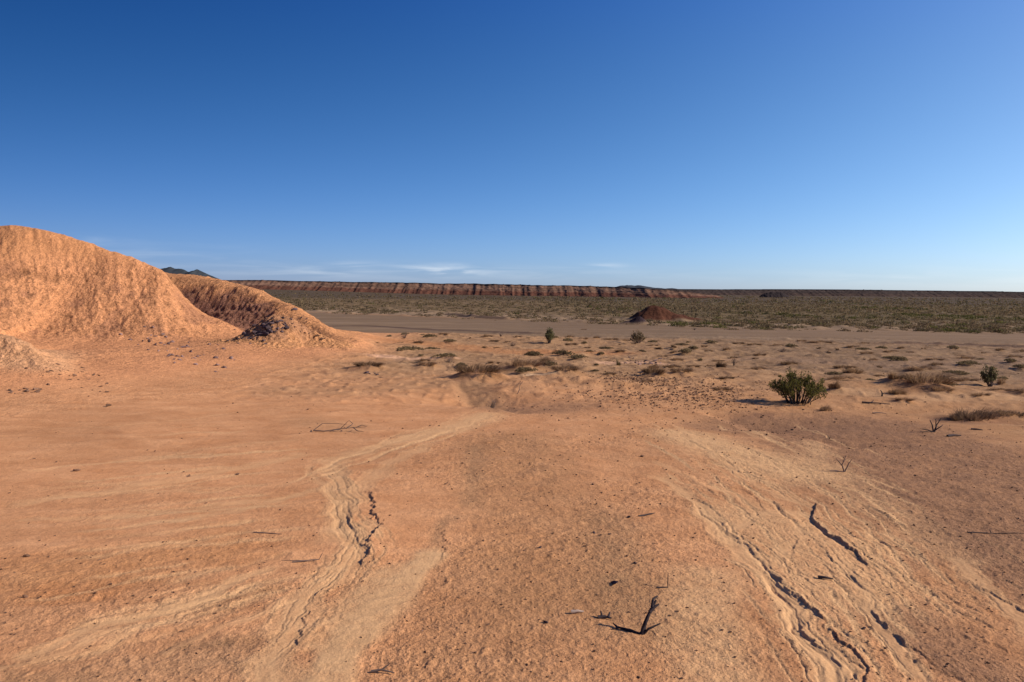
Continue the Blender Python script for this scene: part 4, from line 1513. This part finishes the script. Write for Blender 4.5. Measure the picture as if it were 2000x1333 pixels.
ROCKS = {}
for k, mt in (('dark', MAT_ROCK_DARK), ('pale', MAT_ROCK_PALE), ('tan', MAT_ROCK_TAN), ('brown', MAT_ROCK_BROWN)):
    ROCKS[k] = [rock_mesh('rock', 500 + i * 7 + len(k), mt, (1, .8, .55) if i % 2 else (1.2, .7, .5)) for i in range(5)]
rsrc = {}


def stone(P, size, kind, label, group=None, cat='rock', name='rock', sink=.18, seed=None):
    v = random.randrange(5)
    if (kind, v) in rsrc:
        o = rsrc[kind, v].copy()
        COL.objects.link(o)
        for k in ('label', 'category', 'group'):
            if k in o:
                del o[k]
    else:
        o = obj(name, ROCKS[kind][v])
        rsrc[kind, v] = o
    o.name = name
    o.location = (P[0], P[1], P[2] + size * (.5 * .5 - sink))
    o.scale = (size, size * random.uniform(.8, 1.2), size * random.uniform(.8, 1.3))
    o.rotation_euler = (random.uniform(-.4, .4), random.uniform(-.4, .4), random.uniform(0, 6.28))
    tag(o, label, cat, group)
    return o


def surf_many(x, y):
    g_ = ground_fields(x, y)[0]
    z, c, r_, h0_ = hill_fields(x, y)
    return np.where(h0_ > .004, np.maximum(g_, z), g_)


def scatter_stones(n, cx, cy, sx, sy, rot, smin, smax, kind, label, group, seed, dense=1.0):
    r = np.random.default_rng(seed)
    C_ = hit(cx, cy)
    s = 1 / pxm(C_)
    pts = []
    while len(pts) < n:
        a, b = r.normal(0, .5, 2)
        if a * a + b * b > 1.2:
            continue
        px = cx + (a * sx * math.cos(rot) - b * sy * math.sin(rot))
        py = cy + (a * sx * math.sin(rot) + b * sy * math.cos(rot))
        pts.append(hit(px, py))
    z = surf_many(np.array([p.x for p in pts]), np.array([p.y for p in pts]))
    for p, zz in zip(pts, z):
        sz = smin + (smax - smin) * r.random() ** 2
        stone((p.x, p.y, zz), sz, kind, label, group)


scatter_stones(84, 524, 644, 78, 26, -.30, .10, .34, 'dark', 'dark shale rock heaped on the rubble mound at the foot of the orange spur', 'dark shale rocks on the rubble mound', 1)
scatter_stones(20, 612, 655, 50, 14, .5, .06, .18, 'brown', 'brown rock trailing down the right side of the rubble mound', 'brown rocks right of the rubble mound', 2)
scatter_stones(66, 345, 682, 112, 34, .22, .06, .24, 'pale', 'mauve slab rock in the debris patch at the foot of the orange hill', 'mauve slabs in the debris patch', 3)
scatter_stones(9, 300, 668, 26, 9, .1, .08, .24, 'dark', 'dark rock at the upper left end of the mauve debris patch', 'dark rocks by the mauve debris patch', 4)
scatter_stones(46, 145, 742, 95, 32, .25, .04, .13, 'brown', 'small brown stone strewn at the foot of the pale ribbed toe slope', 'brown stones below the pale toe slope', 5)
scatter_stones(16, 45, 766, 55, 6, -.05, .06, .15, 'brown', 'brown clod along the base of the pale toe slope at the left edge', 'brown clods along the left edge', 6)
for px, py, sz, kind, lab in (
        (212, 796, .13, 'brown', 'lone dark brown stone on the smooth sand below the pale toe slope'),
        (150, 916, .10, 'brown', 'flat dark stone on the smooth orange apron at the left'),
        (370, 927, .06, 'brown', 'small flat stone in the middle of the orange apron'),
        (464, 924, .06, 'brown', 'small stone right of the middle of the orange apron'),
        (1200, 1141, .085, 'dark', 'largest dark stone with a pale lit end behind the forked twig'),
        (1240, 1100, .04, 'dark', 'small dark stone up slope of the largest dark stone'),
        (1055, 1070, .045, 'dark', 'dark stone on the brown gravel left of the stone trail'),
        (1160, 1040, .045, 'dark', 'dark stone at the head of the stone trail'),
        (1190, 1043, .035, 'dark', 'small dark stone just right of the head of the stone trail'),
        (1158, 948, .045, 'dark', 'single dark stone high on the pale crust in the centre'),
        (1228, 1010, .05, 'dark', 'flat dark stone left of the short lying twig in the centre'),
        (1066, 1217, .04, 'dark', 'dark stone on brown gravel left of the shadowed chip'),
        (50, 1172, .05, 'brown', 'small brown stone on the rusty gravel at the lower left'),
        (52, 1090, .06, 'brown', 'brown stone near the left edge of the lower apron'),
        (1688, 1228, .035, 'dark', 'dark pebble stone between the two right hand gullies')):
    p = at(px, py)
    stone((p.x, p.y, surf(p.x, p.y)), sz, kind, lab, sink=.1)
# purple pebble patch on the flat
scatter_stones(22, 1262, 708, 44, 6, .06, .08, .20, 'dark', 'dark purple stone in the pebble patch on the middle of the flat', 'purple stones in the pebble patch', 8)
scatter_stones(12, 1262, 711, 48, 6, .06, .08, .20, 'pale', 'pale mauve stone in the pebble patch on the middle of the flat', 'mauve stones in the pebble patch', 9)
scatter_stones(9, 726, 732, 26, 3, .05, .06, .16, 'dark', 'dark clod in the short row under the hummock nearest the hill tip', 'dark clods under the hummock', 10)

# loose grit, too many to count
g = np.random.default_rng(91)
hull = []
for i in range(4):
    bm = bmesh.new()
    for _ in range(9):
        p = g.normal(0, 1, 3)
        p /= np.linalg.norm(p)
        bm.verts.new(p * .5 * np.array((1.1, .8, .6)))
    r = bmesh.ops.convex_hull(bm, input=bm.verts)
    bmesh.ops.delete(bm, geom=[e for e in r['geom_interior'] if isinstance(e, bmesh.types.BMVert)], context='VERTS')
    bm.verts.index_update()
    hull.append((np.array([v.co[:] for v in bm.verts]), np.array([[v.index for v in f.verts] for f in bm.faces])))
    bm.free()
for nm, mt, n, smin, smax, seed in (('gravel', MAT_ROCK_BROWN, 8000, .004, .028, 1), ('pale_gravel', MAT_ROCK_TAN, 2600, .005, .018, 2), ('clods', MAT_ROCK_BROWN, 2600, .022, .075, 3)):
    q = np.random.default_rng(seed)
    dep = 3.6 * (26 / 3.6) ** q.random(n * 2)
    x = dep * q.uniform(-.78, .78, n * 2)
    z, c, ro = ground_fields(x, dep)
    h0_ = hill_height(x, dep)[0]
    k = np.nonzero((ro ** 1.5 > q.random(n * 2) * .9) & (h0_ < .02))[0][:n]
    if nm == 'clods':
        C_ = at(1290, 762)
        dep = np.concatenate([C_.y + q.normal(0, 1.9, n * 2), 13.5 * (44 / 13.5) ** q.random(n // 2)])
        x = np.concatenate([C_.x + q.normal(0, 1.15, n * 2), dep[n * 2:] * q.uniform(-.16, .78, n // 2)])
        z, c, ro = ground_fields(x, dep)
        h0_ = hill_height(x, dep)[0]
        k = np.nonzero((h0_ < .02) & (x > -3.2 - .05 * dep) & (perlin(x * .5, dep * .3, 401) + .3 * perlin(x * 2, dep * 1.5, 402) > q.uniform(-.5, .5, len(x))))[0][:n]
    VV, FF, nv = [], [], 0
    for i in k:
        hv, hf = hull[i % 4]
        s = (smin + (smax - smin) * q.random() ** 4) * ((1 + .09 * max(0, dep[i] - 5)) if nm != 'clods' else 1)
        a = q.uniform(0, 6.28)
        ca, sa_ = math.cos(a), math.sin(a)
        v = hv * s
        v = np.stack([v[:, 0] * ca - v[:, 1] * sa_ + x[i], v[:, 0] * sa_ + v[:, 1] * ca + dep[i], v[:, 2] + z[i] + s * .12], 1)
        VV.append(v)
        FF.append(hf + nv)
        nv += len(v)
    o = obj(nm, mesh_np(nm, np.concatenate(VV), np.concatenate(FF), mt, False))
    tag(o, {'gravel': 'fine brown grit loose on the crusted earth', 'pale_gravel': 'fine tan grit loose on the crusted earth', 'clods': 'loose brown clods strewn across the hummocky flat before the wash'}[nm], 'gravel', kind='stuff')


# ------------------------------------------------------------------ twigs and sticks
def stick_thing(name, label, paths, mat, r0_=.008, cat='stick', base=None, group=None, wig=.004, seed=1):
    """paths: lists of (px, py, height m) or (x, y, z) offsets in metres from the base pixel"""
    rnd = random.Random(seed)
    B = at(*base)
    z0 = surf(B.x, B.y)
    s = 1 / pxm(B)
    tb = Tubes()
    for pth in paths:
        rr_ = pth[0]
        pts = []
        for (dx, dy, dz) in pth[1]:
            x, y = B.x + dx * s, B.y + dy * s
            zz = surf(x, y) - z0 if dz is None else None
            pts.append((dx * s, dy * s, (zz + rr_ * s * .55) if dz is None else dz * s))
        tb.add(pts, rr_ * s, rr_ * s * .35, 6, wig * s * 40, rnd)
    o = obj(name, tb.mesh(name, mat))
    o.location = (B.x, B.y, z0)
    tag(o, label, cat, group)
    return o


# offsets are in photo pixels at that distance (right, away, up); None = lying on the ground
stick_thing('forked_twig', 'dark forked dead twig standing in the foreground gravel', [
    (5.5, [(0, 0, -8), (8, 4, 20), (20, 12, 42), (32, 20, 60)]), (4, [(18, 11, 40), (29, 14, 50), (37, 16, 54)]), (4, [(24, 15, 48), (27, 22, 62), (36, 26, 66)]),
    (3.5, [(0, 0, -4), (14, -2, 12), (38, 4, 20)]), (5, [(0, 0, -3), (-18, 10, 2), (-44, 22, 4)]), (2.5, [(-44, 22, 4), (-52, 26, 10)]), (2.5, [(-40, 20, 4), (-56, 14, 2)])],  # limbs lying to the left model the twig's cast shadow
    MAT_DARKWOOD, base=(1252, 1238), cat='twig', seed=2)
stick_thing('twig_shadow', 'dark twig shape standing in for the shadow tip of the forked twig', [  # solid dark piece shaped after the end of the twig's shadow
    (4.5, [(-12, 0, 2), (0, 0, 4), (14, -4, 3)]), (3, [(-4, 0, 3), (-6, 6, 13)]), (3, [(8, -2, 4), (12, 4, 12)])], MAT_DARKWOOD, base=(1180, 1208), cat='twig', seed=3)
stick_thing('thin_twig', 'thin angled twig above the forked twig', [(1.8, [(-22, -2, 1), (0, 0, 1), (2, 8, 26)])], MAT_DARKWOOD, base=(1304, 1148), cat='twig', seed=4)
stick_thing('wood_chip', 'pale wood chip with a dark underside in the foreground', [(4, [(-12, 0, 3), (0, 0, 5), (12, 2, 3)])], MAT_PALEWOOD, base=(1128, 1199), cat='wood chip', seed=5)
stick_thing('purple_stick', 'straight purplish stick lying on the orange apron', [(1.5, [(-30, 4, None), (0, 0, None), (28, -5, None)])], MAT_TWIG, base=(524, 1045), seed=6)
stick_thing('hooked_twig', 'purple twig with an upright hook beside the left rill', [(1.6, [(-36, -4, 1), (-10, 0, 3), (14, 6, 4), (20, 8, 16)]), (1.0, [(-10, 0, 3), (-60, 6, 1)])], MAT_TWIG, base=(608, 1100), cat='twig', seed=7)
stick_thing('dark_stick', 'short dark stick between the right hand gullies', [(4, [(-12, 6, 2), (0, 0, 4), (14, -2, 2)])], MAT_DARKWOOD, base=(1612, 1132), seed=8)
stick_thing('long_stick', 'long thin dark stick lying at the right edge of the gravel', [(1.3, [(-60, 0, None), (-10, 0, None), (30, -2, None), (100, -12, None)]), (1.0, [(-14, 0, 1), (-16, 2, 8)])], MAT_DARKWOOD, base=(1950, 1043), seed=9)
stick_thing('lying_twig', 'short lying twig in the centre of the crusted ground', [(2.2, [(-16, -8, 1), (0, 0, 2), (18, 8, 3)])], MAT_DARKWOOD, base=(1262, 1006), cat='twig', seed=10)
stick_thing('thick_stick', 'thick short stick lying beyond the bare twig plant at right', [(3.2, [(-14, -4, 1), (0, 0, 3), (16, 2, 2)])], MAT_DARKWOOD, base=(1862, 855), seed=11)
stick_thing('small_stick', 'small stick lying up slope of the thick short stick at right', [(2.2, [(-9, 4, 1), (0, 0, 2), (9, -4, 1)])], MAT_DARKWOOD, base=(1908, 841), seed=12)
stick_thing('twig_plant', 'bare little twig plant with five upright stems at right', [
    (1.7, [(0, 0, -2), (-4, 0, 14), (-8, 2, 24)]), (1.7, [(0, 0, -2), (6, 2, 14), (14, 4, 27)]), (1.4, [(2, 0, 4), (12, -2, 12), (17, 0, 15)]), (1.4, [(0, 0, 0), (-12, 0, 4), (-26, 2, 6)]), (1.3, [(4, 1, 10), (4, 2, 22), (2, 2, 26)]),
    (1.3, [(0, 0, 0), (-16, -2, 1), (-28, -2, 1)])], MAT_DARKWOOD, base=(1824, 846), cat='dead plant', seed=13)
stick_thing('curved_twig_plant', 'wispy curved twig plant above the long right hand crack', [
    (1.8, [(0, 0, -2), (-6, 0, 14), (2, 2, 32)]), (1.4, [(0, 0, 0), (8, 2, 16), (14, 3, 24)]), (1.3, [(0, 0, 0), (-22, 0, 3), (-36, 0, 3)]), (1.2, [(-4, 0, 10), (-14, 0, 22), (-18, 0, 26)])], MAT_TWIG, base=(1650, 922), cat='dead plant', seed=14)
stick_thing('crooked_twig', 'single crooked upright twig right of the sandy hollow', [(.9, [(0, 0, -2), (5, 0, 9), (4, 2, 14), (11, 3, 24)])], MAT_TWIG, base=(1010, 766), cat='twig', seed=15)
stick_thing('brushwood', 'sprawled grey dead branch lying on the smooth apron', [
    (1.3, [(-52, -4, 3), (-30, -6, 2), (0, 0, 6), (24, 4, 8), (48, 6, 9)]), (.8, [(-52, -4, 3), (-38, 10, 14), (-12, 14, 14), (10, 8, 13)]), (.8, [(0, 0, 6), (10, 4, 16), (16, 6, 22)]),
    (1.1, [(10, 2, 6), (22, 12, 14), (14, 14, 20)]), (1.1, [(24, 4, 8), (34, -4, 3), (46, -6, 2)]), (1.0, [(0, 0, 5), (-12, -6, 4), (-20, -8, 2)]), (1.0, [(30, 5, 8), (40, 10, 12), (50, 10, 9)])], MAT_TWIG, base=(665, 842), cat='dead branch', seed=16)
stick_thing('fallen_branch', 'thin dark branch fallen on the sand right of the big green bush', [(1.8, [(-14, 6, 2), (0, 0, 2), (16, -6, 2), (34, -8, 1)]), (1.2, [(0, 0, 2), (8, 4, 6)])], MAT_DARKWOOD, base=(1700, 789), cat='branch', seed=17)
stick_thing('stick_stub', 'black stub of wood poking from the sand left of the wispy tuft', [(2.0, [(0, 0, -2), (1, 0, 6), (-3, 0, 12)]), (1.4, [(0, 0, 4), (5, 0, 7)])], MAT_DARKWOOD, base=(1722, 778), cat='wood stub', seed=18)
stick_thing('shadow_stick', 'thin pale stick lying on the bank below the big green bush', [(1.5, [(-12, 0, 1), (0, 0, 2), (14, -2, 1)])], MAT_TWIG, base=(1716, 805), seed=19)
stick_thing('root_end', 'curled dry root end sticking out at the bottom edge beside the pale tongue', [(3, [(-20, 0, 2), (0, 0, 6), (26, -6, 3)]), (2, [(0, 0, 5), (16, 6, 16)])], MAT_TWIG, base=(745, 1315), cat='root', seed=20)
print('objects', len(bpy.data.objects))
